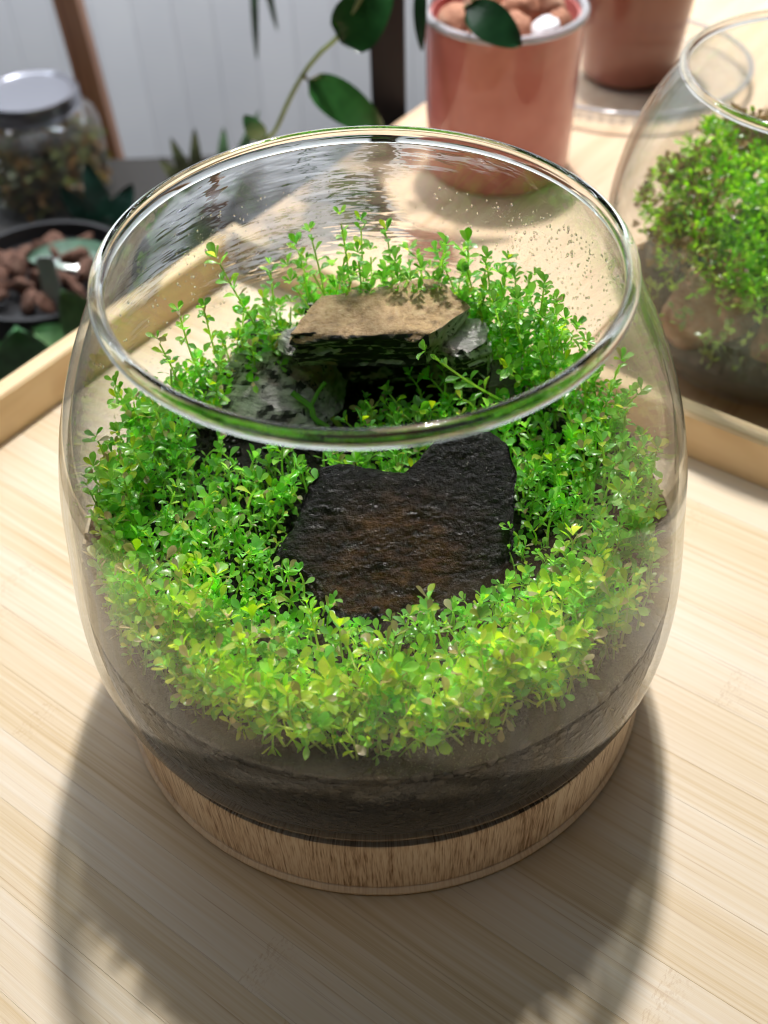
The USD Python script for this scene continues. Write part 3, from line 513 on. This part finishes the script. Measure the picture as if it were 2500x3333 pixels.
# side branches: a second sprig along the tall stems' feet, short ones everywhere
ROCK_FOOT = shapely.union_all([shapely.Polygon([(-.059, .047), (-.058, .030), (-.040, .016), (-.020, .014), (-.006, .018), (-.002, .044)]), shapely.Polygon([(-.051, .041), (-.03, .037), (-.006, .040), (.012, .041), (.024, .039), (.037, .041), (.037, .055), (.02, .065), (-.02, .064), (-.051, .058)]),
                               shapely.Polygon([(x, y + .004) for x, y in SL_OUT]).union(shapely.Polygon(SL_OUT)).buffer(.0022), shapely.Point(.039, .042).buffer(.0065)])
protos = []
def proto(n, kind, H, nodes_gap, L, lean):
    g = np.random.default_rng(300 + n)
    path = [(0, 0, -.002), (lean * .4, g.normal(0, .001), H * .55), (lean, g.normal(0, .0015), H)]
    return kind, H, *make_sprig(g, np.array(path), nodes_gap, L, tip=.8, bare=.22 if H < .03 else .12), g
SPECS = [('g', .010, .0029, .0034, .003), ('g', .014, .0033, .0036, -.003), ('g', .017, .0036, .0033, .005), ('g', .021, .0036, .0033, .003), ('g', .027, .0037, .0035, .006), ('g', .034, .0037, .0036, .007), ('g', .015, .0036, .0043, .006),
         ('y', .012, .0034, .0038, .005), ('y', .016, .0040, .0045, .008), ('y', .020, .0044, .0048, .010), ('g', .007, .0026, .0031, .002), ('g', .040, .0038, .0036, -.006), ('g', .012, .0030, .0030, .005), ('g', .018, .0048, .0040, -.007)]
for n, s_ in enumerate(SPECS): protos.append(proto(n, *s_))
def blocked(x, y): return ROCK_FOOT.contains(shapely.Point(x, y))
spots = []
grid = {}
tries = 0
while tries < 60000 and len(spots) < 2600:
    tries += 1
    r = .0735 * math.sqrt(RNG.random()); a = RNG.random() * 6.283; x, y = r * math.cos(a), r * math.sin(a)
    if blocked(x, y) or (meshkit.noise(V3(x * 75, y * 75, 8.8)[None], 2)[0] < (.34 if y < .02 else .2) and RNG.random() < .85): continue
    if -.026 < x < .034 and -.043 < y < -.024 and RNG.random() < .40: continue
    md = .0026
    c = (int(x // md), int(y // md))
    if any((x - u) ** 2 + (y - w) ** 2 < md * md for i_ in (-1, 0, 1) for j_ in (-1, 0, 1) for u, w in grid.get((c[0] + i_, c[1] + j_), [])): continue
    grid.setdefault(c, []).append((x, y)); spots.append((x, y))
cand = []
for x, y in spots:
    r = math.hypot(x, y); front = y < -.02; sidew = abs(x) > .045
    dens = meshkit.noise(V3(x * 60, y * 60, 3.3)[None], 5)[0]
    if front: pool = [0, 1, 2, 6, 12, 13, 3] if y > -.05 else [0, 1, 12, 6, 13, 7, 8]
    elif y > .03 and x < -.016: pool = [3, 13, 2, 3, 4] if r > .063 else [0, 12, 1, 0, 2]
    elif y > .048: pool = [5, 4, 11, 13, 3]
    elif y > .03: pool = [3, 4, 5, 4, 4]
    elif sidew: pool = [2, 3, 4, 3, 13, 6, 1]
    else: pool = [0, 1, 12, 12]
    if front and r > .062 and abs(x) < .05 and RNG.random() < .34: pool = [7, 8, 9]
    k = pool[RNG.integers(len(pool))]
    if abs(x) < .056 and r < .062 and -.045 < y < .042: k = [0, 10, 1][RNG.integers(3)]
    if abs(x - .006) < .034 and -.046 < y < -.02: k = [10, 10, 0][RNG.integers(3)]
    z = float(soil_z(x, y)); yaw = RNG.random() * 360; tx, ty = RNG.normal(0, 12, 2); sc = RNG.uniform(.60, 1.15)
    H = protos[k][1] * sc
    if r > .060:                                           # lean away from the glass, or sag against it in front
        lim = Rin(z + H) - .003
    cand.append([x, y, z, tx, ty, yaw, sc, k, H])
eye = np.array(CEYE)
def rotm(rx, ry, rz): return np.array(Gf.Matrix3d((Gf.Rotation(Gf.Vec3d(1, 0, 0), rx) * Gf.Rotation(Gf.Vec3d(0, 1, 0), ry) * Gf.Rotation(Gf.Vec3d(0, 0, 1), rz)))).T
pv = [np.vstack([p[2].vertices] + [l.vertices for l in p[3]]) for p in protos]
for n in range(110):
    a = math.pi / 2 + RNG.uniform(-.95, .62); r = RNG.uniform(.058, .0705)
    cand.append([r * math.cos(a), r * math.sin(a), float(soil_z(r * math.cos(a), r * math.sin(a))), RNG.normal(0, 6), RNG.normal(0, 6), RNG.random() * 360, RNG.uniform(.85, 1.15), ([5, 11, 4] if a < 1.80 else [3, 4, 13])[RNG.integers(3)], .034])
for n in range(75):
    a = RNG.uniform(2.0, 3.2); r = RNG.uniform(.0605, .0715)
    cand.append([r * math.cos(a), r * math.sin(a), float(soil_z(r * math.cos(a), r * math.sin(a))), RNG.normal(0, 7), RNG.normal(0, 7), RNG.random() * 360, RNG.uniform(.75, 1.1), [13, 3, 2, 12][RNG.integers(4)], .02])
def fits(x, y, z, tx, ty, yaw, sc, k):
    w = pv[k] @ rotm(tx, ty, yaw).T * sc + V3(x, y, z)
    if (np.hypot(w[:, 0], w[:, 1]) > Rin(w[:, 2]) - .0006).any() or w[:, 2].max() > .13: return False
    if y > .045 and ((w[:, 1] < .051) & (w[:, 2] > .084) & (abs(w[:, 0] - .004) < .027)).any(): return False
    return not (y < 0 and w[:, 2].max() > .07 and blocked(*w[np.argmax(w[:, 2]), :2]) and RNG.random() < .6)
good = []
for c in cand:
    x, y, z, tx, ty, yaw, sc, k, H = c
    for t_ in range(7):
        if fits(x, y, z, tx, ty, yaw, sc, k): break
        tx, ty, yaw = RNG.normal(0, 16), RNG.normal(0, 16), RNG.random() * 360
        if t_ > 2: x, y = x * .985, y * .985
    else: continue
    good.append((x, y, z, tx, ty, yaw, sc, k, H / np.linalg.norm(V3(x, y, z + H) - eye)))
# drooping yellow sprigs against the front glass, over the edge of the soil
for n in range(260):
    a = -math.pi / 2 + RNG.uniform(-1.2, 1.0); r = RNG.uniform(.062, .0725); k = [7, 8, 9][RNG.integers(3)]
    c = (r * math.cos(a), r * math.sin(a), .0625, RNG.normal(0, 45), RNG.normal(0, 45), RNG.uniform(0, 360), RNG.uniform(.7, 1.0), k)
    if fits(*c): good.append((*c, 1.0 if n < 30 else 0.0))
good.sort(key=lambda c: -c[-1])
def group_of(x, y, k):
    if 7 <= k <= 9: return 'yellowed sprigs near the front glass', 'small yellowing leafy sprig low at the front glass of the large bowl'
    if y > .028: return 'sprigs behind the slate stone', 'green leafy sprig in the thicket behind and beside the tan topped slate'
    if y < -.02: return 'front carpet sprigs', 'small bright green leafy sprig in the carpet before the leaning dark slab'
    if x < 0: return 'left carpet sprigs', 'small green leafy sprig in the carpet at the left of the dark slab'
    return 'right carpet sprigs', 'small green leafy sprig in the carpet at the right of the dark slab'
roots = {}
indiv = good[:280]
for (x, y, z, tx, ty, yaw, sc, k, _) in indiv:
    gname, lab = group_of(x, y, k)
    if k not in roots:
        kind, H, stem, lv, g = protos[k]
        root = thing('creeping_sprig', lab, 'plant sprig', (0, 0, 0), gname)
        obj('stem', stem, M_stem, root, smooth=True, tint=STEM_Y if kind == 'y' else STEM_G)
        for L_ in lv: obj('leaf', L_, M_leaf, root, smooth=True, tint=pick(g, kind))
        place(UsdGeom.Xform(root), (x, y, z), (tx, ty, yaw), sc); roots[k] = root
    else: dup(roots[k], (x, y, z), (tx, ty, yaw), sc, lab, gname)
# all the others as one mass
bv, bf, bt, off = [], [], [], 0
flat = []
for kind, H, stem, lv, g in protos:
    vs = [stem.vertices] + [l.vertices for l in lv]; fs = [stem.faces] + [l.faces for l in lv]
    o = np.cumsum([0] + [len(v) for v in vs])
    flat.append((np.vstack(vs), np.vstack([f + a for f, a in zip(fs, o)]), [len(v) for v in vs], kind))
for (x, y, z, tx, ty, yaw, sc, k, _) in good[280:]:
    v, f, ln, kind = flat[k]
    bv.append((v @ rotm(tx, ty, yaw).T) * sc + V3(x, y, z)); bf.append(f + off); off += len(v)
    bt.append(np.vstack([np.repeat(np.array(STEM_Y if kind == 'y' else STEM_G)[None], ln[0], 0)] + [np.repeat(pick(RNG, kind)[None], n, 0) for n in ln[1:]]))
o = obj('creeping_plant_carpet', trimesh.Trimesh(np.vstack(bv), np.vstack(bf), process=False), M_leaf, None, smooth=True, tint=np.vstack(bt))
tag(o, 'dense green carpet of tiny leaves between the sprigs in the large bowl', 'ground cover', kind='stuff')
# bits lying in the bowl
t_ = thing('fallen_sprig', 'pale green forked stem lying on the left foot of the slate stone', 'cutting', (-.02, .038, .067))
obj('stalk', join([tube(bez([(-.0125, .0330, .0640), (-.0165, .0345, .0665), (-.0175, .0365, .0690), (-.0225, .0390, .0725)]), np.linspace(.0007, .0009, 46), 7), tube(bez([(-.0175, .0365, .0690), (-.0150, .0395, .0722), (-.0130, .0405, .0745)]), .0006, 7)]), M_leaf, t_, smooth=True, tint=(.34, .62, .16))
t_ = thing('fallen_twig', 'short yellow green cut stem poking out under the front rim', 'cutting', (-.008, .033, .062))
obj('stalk', tube(bez([(-.0055, .0290, .0600), (-.0085, .0315, .0640), (-.0115, .0335, .0675)]), .0008, 7), M_leaf, t_, smooth=True, tint=(.28, .34, .08))
for n in range(9):
    g = np.random.default_rng(800 + n); a = -math.pi / 2 + g.uniform(-1, 1); z0 = g.uniform(.048, .06)
    pts = [(math.cos(a + .05 * q + g.normal(0, .025)) * (Rin(z0 - .005 * q) - .0007), math.sin(a + .05 * q) * (Rin(z0 - .005 * q) - .0007), z0 - .004 * q) for q in range(4)]
    t_ = thing('white_root', 'hair thin pale root against the glass in the dark soil band', 'root', pts[0], 'roots showing in the soil band')
    obj('strand', tube(bez(pts, 6), .00016, 4), M_leaf, t_, smooth=True, tint=(.4, .36, .25))

# water beads on the inside of the glass
M_water = M('water', {'g': ('glass_bsdf', {'color': (1, 1, 1), 'roughness': 0.0, 'IOR': 1.33})}, [], 'g.BSDF')
g = np.random.default_rng(91); dv, df = [], []
for n in range(1100):
    q = g.random()
    if q < .42: a, z = math.radians(g.normal(42, 16)), g.uniform(.084, .124)
    elif q < .62: a, z = math.radians(g.normal(128, 16)), g.uniform(.088, .124)
    elif q < .84: a, z = math.radians(g.normal(188, 12)), g.uniform(.066, .118)
    else: a, z = math.radians(g.normal(-12, 14)), g.uniform(.066, .112)
    r = Rin(z); s_ = 10 ** g.uniform(-3.95, -3.42); c = V3(r * math.cos(a), r * math.sin(a), z)
    nrm = V3(-math.cos(a), -math.sin(a), .12); nrm /= np.linalg.norm(nrm); t1 = V3(-math.sin(a), math.cos(a), 0); t2 = np.cross(nrm, t1)
    w = ico.vertices * V3(s_ * g.uniform(.8, 1.2), s_ * g.uniform(.8, 1.7), s_ * .42)
    dv.append(c + nrm * s_ * .25 + w[:, :1] * t1 + w[:, 1:2] * t2 + w[:, 2:] * nrm); df.append(ico.faces + len(ico.vertices) * n)
o = obj('water_beads', trimesh.Trimesh(np.vstack(dv), np.vstack(df), process=False), M_water, None, smooth=True)
tag(o, 'tiny water beads clinging to the inner wall of the large bowl', 'water', kind='stuff')

# ---------------------------------------------------------------- terracotta pot, hoya, things at the back
PC = V3(.0672, .3105, -.006)
pot = thing('terracotta_pot', 'pink terracotta pot with pale glassy rim behind the large bowl', 'plant pot', PC)
obj('pot_body', lathe([(0, -.0058), (.0340, -.0058), (.0353, -.0045), (.0362, .02), (.0368, .0680), (.0362, .0690), (.0335, .0690), (.033, .060), (0, .060)], 96, center=(PC[0], PC[1], 0)), M_terra, pot, smooth=40)
obj('pot_rim', lathe([(.0366 + .0021 * math.cos(a), .0705 + .0019 * math.sin(a)) for a in ang], 96, closed=True, center=(PC[0], PC[1], 0)), M_cupglass, pot, smooth=True)
for n, (dx, dy, r, m, lab) in enumerate([(.002, -.016, .010, M_brick, 'round brown clay pebble at the front of the terracotta pot'), (.016, -.017, .008, M_white, 'cream white pebble in the terracotta pot'), (.024, -.012, .008, M_brick, 'reddish clay chip right of the white pebble in the pot'), (-.012, -.018, .008, M_brick, 'brown clay pebble under the glossy leaf in the pot'),
                                        (-.022, -.004, .010, M_brick, 'large clay pebble at the left inside the pot'), (.006, .004, .011, M_brick, 'large clay pebble in the middle of the pot'), (.020, .008, .010, M_brick, 'clay pebble at the back right of the pot'), (-.008, .018, .011, M_brick, 'clay pebble at the back of the pot')]):
    t_ = thing('pot_pebble', lab, 'pebble', (PC[0] + dx, PC[1] + dy, .064))
    obj('pebble_body', pebble((PC[0] + dx, PC[1] + dy, .0655), r, 40 + n, sub=3, rough=.25), m, t_)
def thick_leaf(base, tip, width, facing, thick=.0012, bend=.1, n=14, tipw=.75):
    base, tip = np.array(base, float), np.array(tip, float); d = tip - base; L = np.linalg.norm(d); d /= L
    s = np.cross(d, np.array(facing, float)); s /= np.linalg.norm(s); u = np.cross(s, d)
    t = np.linspace(0, 1, n); w = width / 2 * np.clip(np.sin(np.pi * t ** tipw), 0, 1) ** .62
    vs = []
    for sgn in (1, -1):
        for k in range(n):
            for q in np.linspace(-1, 1, 7):
                vs.append(base + d * L * t[k] + s * w[k] * q + u * (bend * L * math.sin(math.pi * t[k]) + .10 * width * (q * q) + sgn * thick * (1 - q * q) * min(1, 6 * t[k] * (1 - t[k]) + .02)))
    g_ = lambda o, fl: [([o + k * 7 + j, o + k * 7 + j + 1, o + (k + 1) * 7 + j + 1, o + (k + 1) * 7 + j] if fl else [o + k * 7 + j, o + (k + 1) * 7 + j, o + (k + 1) * 7 + j + 1, o + k * 7 + j + 1]) for k in range(n - 1) for j in range(6)]
    q = np.array(g_(0, True) + g_(7 * n, False))
    return trimesh.Trimesh(np.array(vs), np.vstack([q[:, [0, 1, 2]], q[:, [0, 2, 3]]]), process=False)
DKG = (.018, .085, .022)
hoya = thing('trailing_hoya', 'trailing plant with thick dark green leaves rooted in the terracotta pot', 'plant', (PC[0], PC[1], .064))
obj('stem', tube(bez([(.058, .305, .062), (.040, .302, .100), (.018, .300, .104), (.0056, .300, .0882), (-.0082, .300, .0671), (-.0190, .300, .0576), (-.0273, .300, .0482), (-.0349, .300, .0363), (-.0438, .300, .0204), (-.0517, .300, .0143), (-.056, .301, .006)], 8), .0011, 8), M_leaf, hoya, smooth=True, tint=(.26, .30, .14))
obj('leaf', thick_leaf((-.0085, .2985, .0625), (.0160, .303, .0860), .024, (-.3, -1, .35), bend=.06, tipw=.62), M_big, hoya, smooth=True, tint=DKG)
obj('leaf', thick_leaf((-.0255, .2985, .0462), (.0100, .297, .0190), .0185, (.25, -1, .55), bend=.05), M_big, hoya, smooth=True, tint=(.03, .125, .03))
obj('leaf', thick_leaf((-.0490, .300, .0165), (-.0575, .302, .0290), .0095, (0, -1, .3), bend=.04), M_big, hoya, smooth=True, tint=(.07, .24, .08))
obj('leaf', thick_leaf((.0450, .272, .0860), (.0690, .2655, .0715), .0170, (-.1, -.75, .8), bend=.07), M_big, hoya, smooth=True, tint=(.012, .05, .018))
obj('leaf', thick_leaf((.0290, .300, .0870), (.0285, .295, .0590), .0100, (-.9, -.6, .2), bend=.03), M_big, hoya, smooth=True, tint=(.012, .05, .018))
obj('petiole', tube(bez([(-.0273, .300, .0482), (-.0265, .2990, .0470), (-.0255, .2985, .0462)], 4), .0009, 6), M_leaf, hoya, smooth=True, tint=(.20, .2, .07))
obj('petiole', tube(bez([(.0500, .290, .070), (.0470, .276, .085), (.0450, .272, .0860)], 5), .0009, 6), M_leaf, hoya, smooth=True, tint=(.20, .2, .07))

SC = V3(.150, .400, -.006)
sau = thing('clear_saucer', 'clear plastic saucer with beaded edge under the rear brown pot', 'saucer', SC)
obj('dish', lathe([(0, -.0055), (.060, -.0055), (.0635, -.003), (.0655, .0035), (.0668, .0042), (.0662, .0050), (.0645, .0046), (.0622, -.0015), (.0595, -.0035), (0, -.0035)], 96, center=(SC[0], SC[1], 0)), M_clearplastic, sau, smooth=40)
obj('edge_rim', lathe([(.0664 + .0013 * math.cos(a), .0052 + .0009 * math.sin(a)) for a in ang], 96, closed=True, center=(SC[0], SC[1], 0)), M_cupglass, sau, smooth=True)
for k in range(70):
    a = k * 2 * math.pi / 70
    if not (math.pi * .95 < a < math.pi * 1.75): continue
    m = trimesh.creation.torus(.0016, .00035, major_sections=14, minor_sections=6)
    m.apply_transform(trimesh.transformations.rotation_matrix(math.pi / 2, [0, 1, 0])); m.apply_transform(trimesh.transformations.rotation_matrix(a, [0, 0, 1]))
    m.apply_translation((SC[0] + .0662 * math.cos(a), SC[1] + .0662 * math.sin(a), .0008)); obj('bead', m, M_cupglass, sau, smooth=True)
p2 = thing('brown_pot', 'dark brown pot on the clear saucer behind the terracotta pot', 'plant pot', SC + V3(0, .004, .003))
obj('pot_body', lathe([(0, -.0030), (.0245, -.0030), (.0262, -.0015), (.0335, .0700), (.0345, .0790), (.0325, .0790), (.031, .065), (0, .065)], 80, center=(SC[0] + .001, SC[1] + .005, 0)), M_terra2, p2, smooth=40)
obj('pot_soil', lathe([(.0, .0665), (.0308, .0655)][::-1], 40, center=(SC[0] + .001, SC[1] + .005, 0)), M_soil, p2)

# second bowl
BC = V3(.1585, .1530, -.006)
S2 = CubicSpline([-.006, .0215, .049, .077, .1055], [.0405, .0632, .0683, .0640, .0500])
b2 = thing('round_glass_bowl', 'smaller round glass bowl of moss at the right edge', 'glass bowl', BC)
z2 = np.linspace(-.0055, .1055, 34)
obj('outer_wall', lathe([(0, -.0057), (.038, -.0057)] + list(zip(S2(z2), z2)), 128, center=(BC[0], BC[1], 0)), M_pane, b2, smooth=True)
z3 = np.linspace(.0, .1055, 30); im = lathe([(0, -.002), (.036, -.002)] + list(zip(S2(z3) - .0018, z3)), 128, center=(BC[0], BC[1], 0)); im.invert()
obj('inner_wall', im, pane('second_bowl_film', film=.10, film_color=(.5, .62, .5), zlo=.3, zhi=.4), b2, smooth=True)
obj('rim', lathe([(.0492 + .0017 * math.cos(a), .1065 + .0018 * math.sin(a)) for a in ang], 128, closed=True, center=(BC[0], BC[1], 0)), M_rimglass, b2, smooth=True)
s2 = obj('brown_soil', lathe([(0, -.0015), (.0355, -.0015)] + [(S2(z) - .0024, z) for z in np.linspace(.001, .018, 6)] + [(.045, .021), (0, .026)], 96, center=(BC[0], BC[1], 0)), M_soil, None, smooth=40)
tag(s2, 'speckled brown soil layer in the bottom of the smaller bowl', 'soil', kind='stuff')
for n, (dx, dy, dz, r, m, lab) in enumerate([(-.030, -.018, .031, .020, M_brick, 'rusty brown stone at the front of the smaller bowl'), (-.040, .010, .046, .013, M_stone, 'pinkish grey stone at the left in the smaller bowl'), (.000, -.038, .034, .020, M_brick, 'reddish flat stone under the moss of the smaller bowl'), (-.036, .020, .034, .016, M_slab, 'black stone behind the pinkish one in the smaller bowl'), (.010, .010, .036, .030, M_stone, 'large stone under the moss mound in the smaller bowl')]):
    t_ = thing('bowl_stone', lab, 'stone', BC + V3(dx, dy, dz + .006)); obj('stone_body', pebble(BC + V3(dx, dy, dz), r, 60 + n, sub=3, squash=(1, .8, .6)), m, t_)
mv, mf_, mt, off = [], [], [], 0
g = np.random.default_rng(55)
for n in range(5200):
    th_, ph = g.random() * 6.283, math.acos(g.uniform(-.1, 1)); d = V3(math.sin(ph) * math.cos(th_), math.sin(ph) * math.sin(th_), math.cos(ph))
    c = BC + V3(.004, .004, .052) + d * V3(.052, .052, .030) * g.uniform(.66, 1.16); c += V3(0, 0, .012) * (meshkit.noise((c * 70)[None], 3)[0] - .5)
    if math.hypot(c[0] - BC[0], c[1] - BC[1]) > S2(min(c[2], .105)) - .007: continue
    brown = (c[0] - BC[0] < -.030 and g.random() < .5) or (abs(c[0] - BC[0] + .01) < .012 and c[1] > BC[1] + .012 and g.random() < .7)
    col = np.array((.30, .20, .10) if brown else [(.34, .68, .06), (.44, .76, .08), (.55, .80, .12), (.24, .58, .05)][g.integers(4)]) * g.uniform(.8, 1.2)
    for q in range(4):
        l = leaf(c, d * .7 + g.normal(0, .8, 3), g.normal(0, 1, 3), g.uniform(.0022, .0042), g.uniform(.0009, .0016))
        mv.append(l.vertices); mf_.append(l.faces + off); off += len(l.vertices); mt.append(np.repeat(col[None], len(l.vertices), 0))
for n in range(60):
    a = g.uniform(math.pi * 1.0, math.pi * 1.6); z = g.uniform(.022, .042); r = S2(z) - .006; c = BC + V3(r * math.cos(a), r * math.sin(a), z + .006)
    for q in range(4):
        l = leaf(c, g.normal(0, 1, 3), g.normal(0, 1, 3), .0035, .002); mv.append(l.vertices); mf_.append(l.faces + off); off += len(l.vertices); mt.append(np.repeat(np.array((.22, .33, .07))[None], len(l.vertices), 0))
o = obj('moss', trimesh.Trimesh(np.vstack(mv), np.vstack(mf_), process=False), M_leaf, None, smooth=True, tint=np.vstack(mt))
tag(o, 'fluffy bright green moss mound inside the smaller bowl', 'moss', kind='stuff')

# ---------------------------------------------------------------- background: wall, posts, shelf and what stands there
WY = .80
wall = thing('panelled_wall', 'pale grey wall of vertical boards behind everything', 'wall', (-.2, WY, -.5), kind='structure')
bw = .036
for k in range(34):
    x = -.62 + bw * k
    obj('wall_board', box((x, WY + .006, -.05), (bw - .0003, .012, 1.3), 0, .0009), M_wall, wall)
obj('wall_backing', box((0, WY + .018, -.05), (1.4, .01, 1.3)), M_wall, wall)
t_ = thing('wooden_post', 'brown wooden post standing at the left before the wall', 'post', (-.2, .6, -.4))
a0, a1 = V3(-.2125, .60, .10), V3(-.1905, .60, -.42)
d = (a1 - a0) / np.linalg.norm(a1 - a0); sx = np.cross(V3(0, 1, 0), d); sx /= np.linalg.norm(sx)
hw, hd = .0085, .009
obj('post_body', hull([p + sx * i_ * hw + V3(0, 1, 0) * j_ * hd for p in (a0, a1) for i_ in (-1, 1) for j_ in (-1, 1)]).to_mesh() and hull([p + sx * i_ * hw + V3(0, 1, 0) * j_ * hd for p in (a0, a1) for i_ in (-1, 1) for j_ in (-1, 1)]), M_post, t_)
t_ = thing('dark_pole', 'navy black square pole just behind the table edge', 'pole', (.0145, .385, -.5))
obj('pole_body', box((.0140, .385, -.13), (.0190, .018, .75), 0, .001), M_navy, t_)
shelf = thing('low_shelf', 'dark low shelf left of the table holding jars and plant pots', 'shelf', (-.3, .45, -.16))
obj('shelf_board', box((-.36, .37, -.145), (.60, .42, .02), 0, .001), M_dark, shelf)
SHZ = -.135
# jar
JC = V3(-.230, .53, SHZ)
jar = thing('glass_jar', 'glass jar with silver screw lid at the left edge', 'jar', JC)
obj('jar_wall', lathe([(0, SHZ + .0005), (.040, SHZ + .0005), (.043, SHZ + .004), (.043, SHZ + .052), (.040, SHZ + .060), (.031, SHZ + .066), (.031, SHZ + .070)], 80, center=(JC[0], JC[1], 0)), M_clearplastic, jar, smooth=40)
obj('lid', lathe([(.0315, SHZ + .066), (.0335, SHZ + .066), (.0338, SHZ + .0675), (.0330, SHZ + .0685), (.0338, SHZ + .0695), (.0338, SHZ + .0765), (.0325, SHZ + .0785), (.0290, SHZ + .0785), (.0280, SHZ + .0775), (0, SHZ + .0775)], 80, center=(JC[0], JC[1], 0)), M_metal, jar, smooth=35)
mv, mf_, mt, off = [], [], [], 0
for n in range(700):
    th_, r = g.random() * 6.283, .037 * math.sqrt(g.random()); c = JC + V3(r * math.cos(th_), r * math.sin(th_), g.uniform(.004, .046))
    col = np.array([(.20, .15, .04), (.30, .17, .06), (.10, .10, .03), (.16, .18, .06)][g.integers(4)])
    for q in range(2):
        l = leaf(c, g.normal(0, 1, 3), g.normal(0, 1, 3), .010, .006); mv.append(l.vertices); mf_.append(l.faces + off); off += len(l.vertices); mt.append(np.repeat(col[None], len(l.vertices), 0))
o = obj('jar_moss', trimesh.Trimesh(np.vstack(mv), np.vstack(mf_), process=False), M_leaf, None, smooth=True, tint=np.vstack(mt))
tag(o, 'olive brown moss and leaves packed inside the jar with the silver lid', 'moss', kind='stuff')
def leafy(name, lab, base, spec, col, mat=M_big, th=.001):
    t = thing(name, lab, 'plant', base)
    for (b, e, w, fc) in spec: obj('leaf', thick_leaf(np.array(base) + b, np.array(base) + e, w, fc, thick=th, bend=.08), mat, t, smooth=True, tint=np.array(col) * RNG.uniform(.8, 1.2))
    return t
leafy('succulent', 'dark blue green plant with upright leaves between the jar and the post', (-.182, .470, -.135), [((0, 0, 0), (-.022, -.01, .046), .017, (0, -1, .3)), ((0, 0, 0), (-.002, -.005, .060), .018, (.2, -1, .3)), ((0, 0, 0), (.026, -.005, .042), .018, (0, -1, .4)), ((0, 0, 0), (.012, -.025, .030), .016, (0, -1, .6)), ((0, 0, 0), (-.020, -.026, .024), .015, (0, -1, .6)), ((0, 0, 0), (.035, -.012, .022), .014, (0, -1, .5))], (.035, .105, .075))
# bark chip pot
BP = V3(-.190, .345, -.135)
t_ = thing('black_nursery_pot', 'black plastic pot filled with bark chips at the left edge', 'plant pot', BP)
obj('pot_body', lathe([(0, -.1345), (.038, -.1345), (.050, -.083), (.052, -.082), (.052, -.079), (.049, -.079), (.047, -.088), (0, -.088)], 72, center=(BP[0], BP[1], 0)), M_black, t_, smooth=35)
for n in range(26):
    a, r = n * 2.4, .0075 * math.sqrt(n); c = BP + V3(r * math.cos(a), r * math.sin(a), .052 + RNG.uniform(0, .006))
    t_ = thing('bark_chip', 'reddish brown chip of bark in the black pot at the left', 'bark chip', c, 'bark chips in the black pot')
    obj('chip_body', pebble(c, RNG.uniform(.006, .011), 200 + n, squash=(1, .7, .4), rough=.6), M_bark, t_)
t_ = thing('plant_label', 'blank grey plastic plant label stuck into the bark chips', 'plant label', (-.178, .318, -.09))
lb = trimesh.creation.extrude_polygon(shapely.Polygon([(-.0052, -.03), (.0052, -.03), (.0052, .019), (.0035, .021), (-.0035, .021), (-.0052, .019)]), .0008, engine='earcut')
lb.apply_transform(trimesh.transformations.rotation_matrix(math.pi / 2 - .15, [1, 0, 0])); lb.apply_translation((-.178, .314, -.075))
obj('label_strip', lb, M_grey, t_)
leafy('arching_plant', 'grey green arching leaf over the bark chips behind the plant label', (-.150, .360, -.085), [((0, 0, 0), (-.050, -.012, .010), .020, (0, -.6, 1)), ((0, 0, 0), (.012, -.006, .012), .010, (0, -.6, 1))], (.10, .19, .13))
leafy('pale_leaved_plant', 'pale green oval leaf just left of the tray rail', (-.150, .285, -.095), [((0, 0, 0), (-.010, -.010, .048), .026, (.5, -1, .2)), ((0, 0, 0), (-.032, -.008, .022), .020, (.3, -1, .5))], (.20, .38, .17))
leafy('green_leaved_plant', 'mint green leaf at the left frame edge above the tray corner', (-.185, .262, -.095), [((0, 0, 0), (.004, -.006, .040), .034, (.3, -1, .5)), ((0, 0, 0), (-.022, -.006, .030), .026, (.3, -1, .5))], (.16, .40, .18))
leafy('hanging_plant', 'two thin blurred hanging leaves near the top of the wall', (-.063, .50, .04), [((0, 0, 0), (-.0052, 0, -.070), .0050, (0, -1, 0)), ((.004, 0, 0), (.010, 0, -.052), .0046, (0, -1, 0))], (.16, .27, .17), th=.0006)
# white cups with seedlings behind the bowl
c, r = (-.108, .455, SHZ), .021
t_ = thing('plastic_cup', 'pale cup with seedlings, blurred behind the left back rim', 'cup', c)
obj('cup_body', lathe([(0, c[2] + .001), (r * .8, c[2] + .001), (r, c[2] + .040), (r + .0012, c[2] + .042), (r - .001, c[2] + .042), (r - .002, c[2] + .032), (0, c[2] + .032)], 60, center=(c[0], c[1], 0)), M_cupglass, t_, smooth=40)
leafy('seedling', 'brownish seedling with drooping leaves in the pale cup', (c[0] - .004, c[1], c[2] + .034), [((0, 0, 0), (-.012, 0, .044), .010, (0, -1, .2)), ((0, 0, 0), (.004, 0, .050), .009, (0, -1, .2)), ((0, 0, 0), (-.022, 0, .030), .010, (0, -1, .4))], (.17, .19, .09))
leafy('seedling', 'pale green seedling at the right of the brownish one', (c[0] + .012, c[1] + .004, c[2] + .034), [((0, 0, 0), (.006, 0, .048), .009, (0, -1, .2)), ((0, 0, 0), (.022, 0, .040), .010, (0, -1, .3)), ((0, 0, 0), (.030, 0, .058), .008, (0, -1, .2))], (.16, .3, .14))
t_ = thing('black_box', 'black box far back at the top right corner', 'box', (.335, .70, -.006))
obj('box_body', box((.352, .70, .02), (.075, .06, .05), 0, .002), M_black, t_)
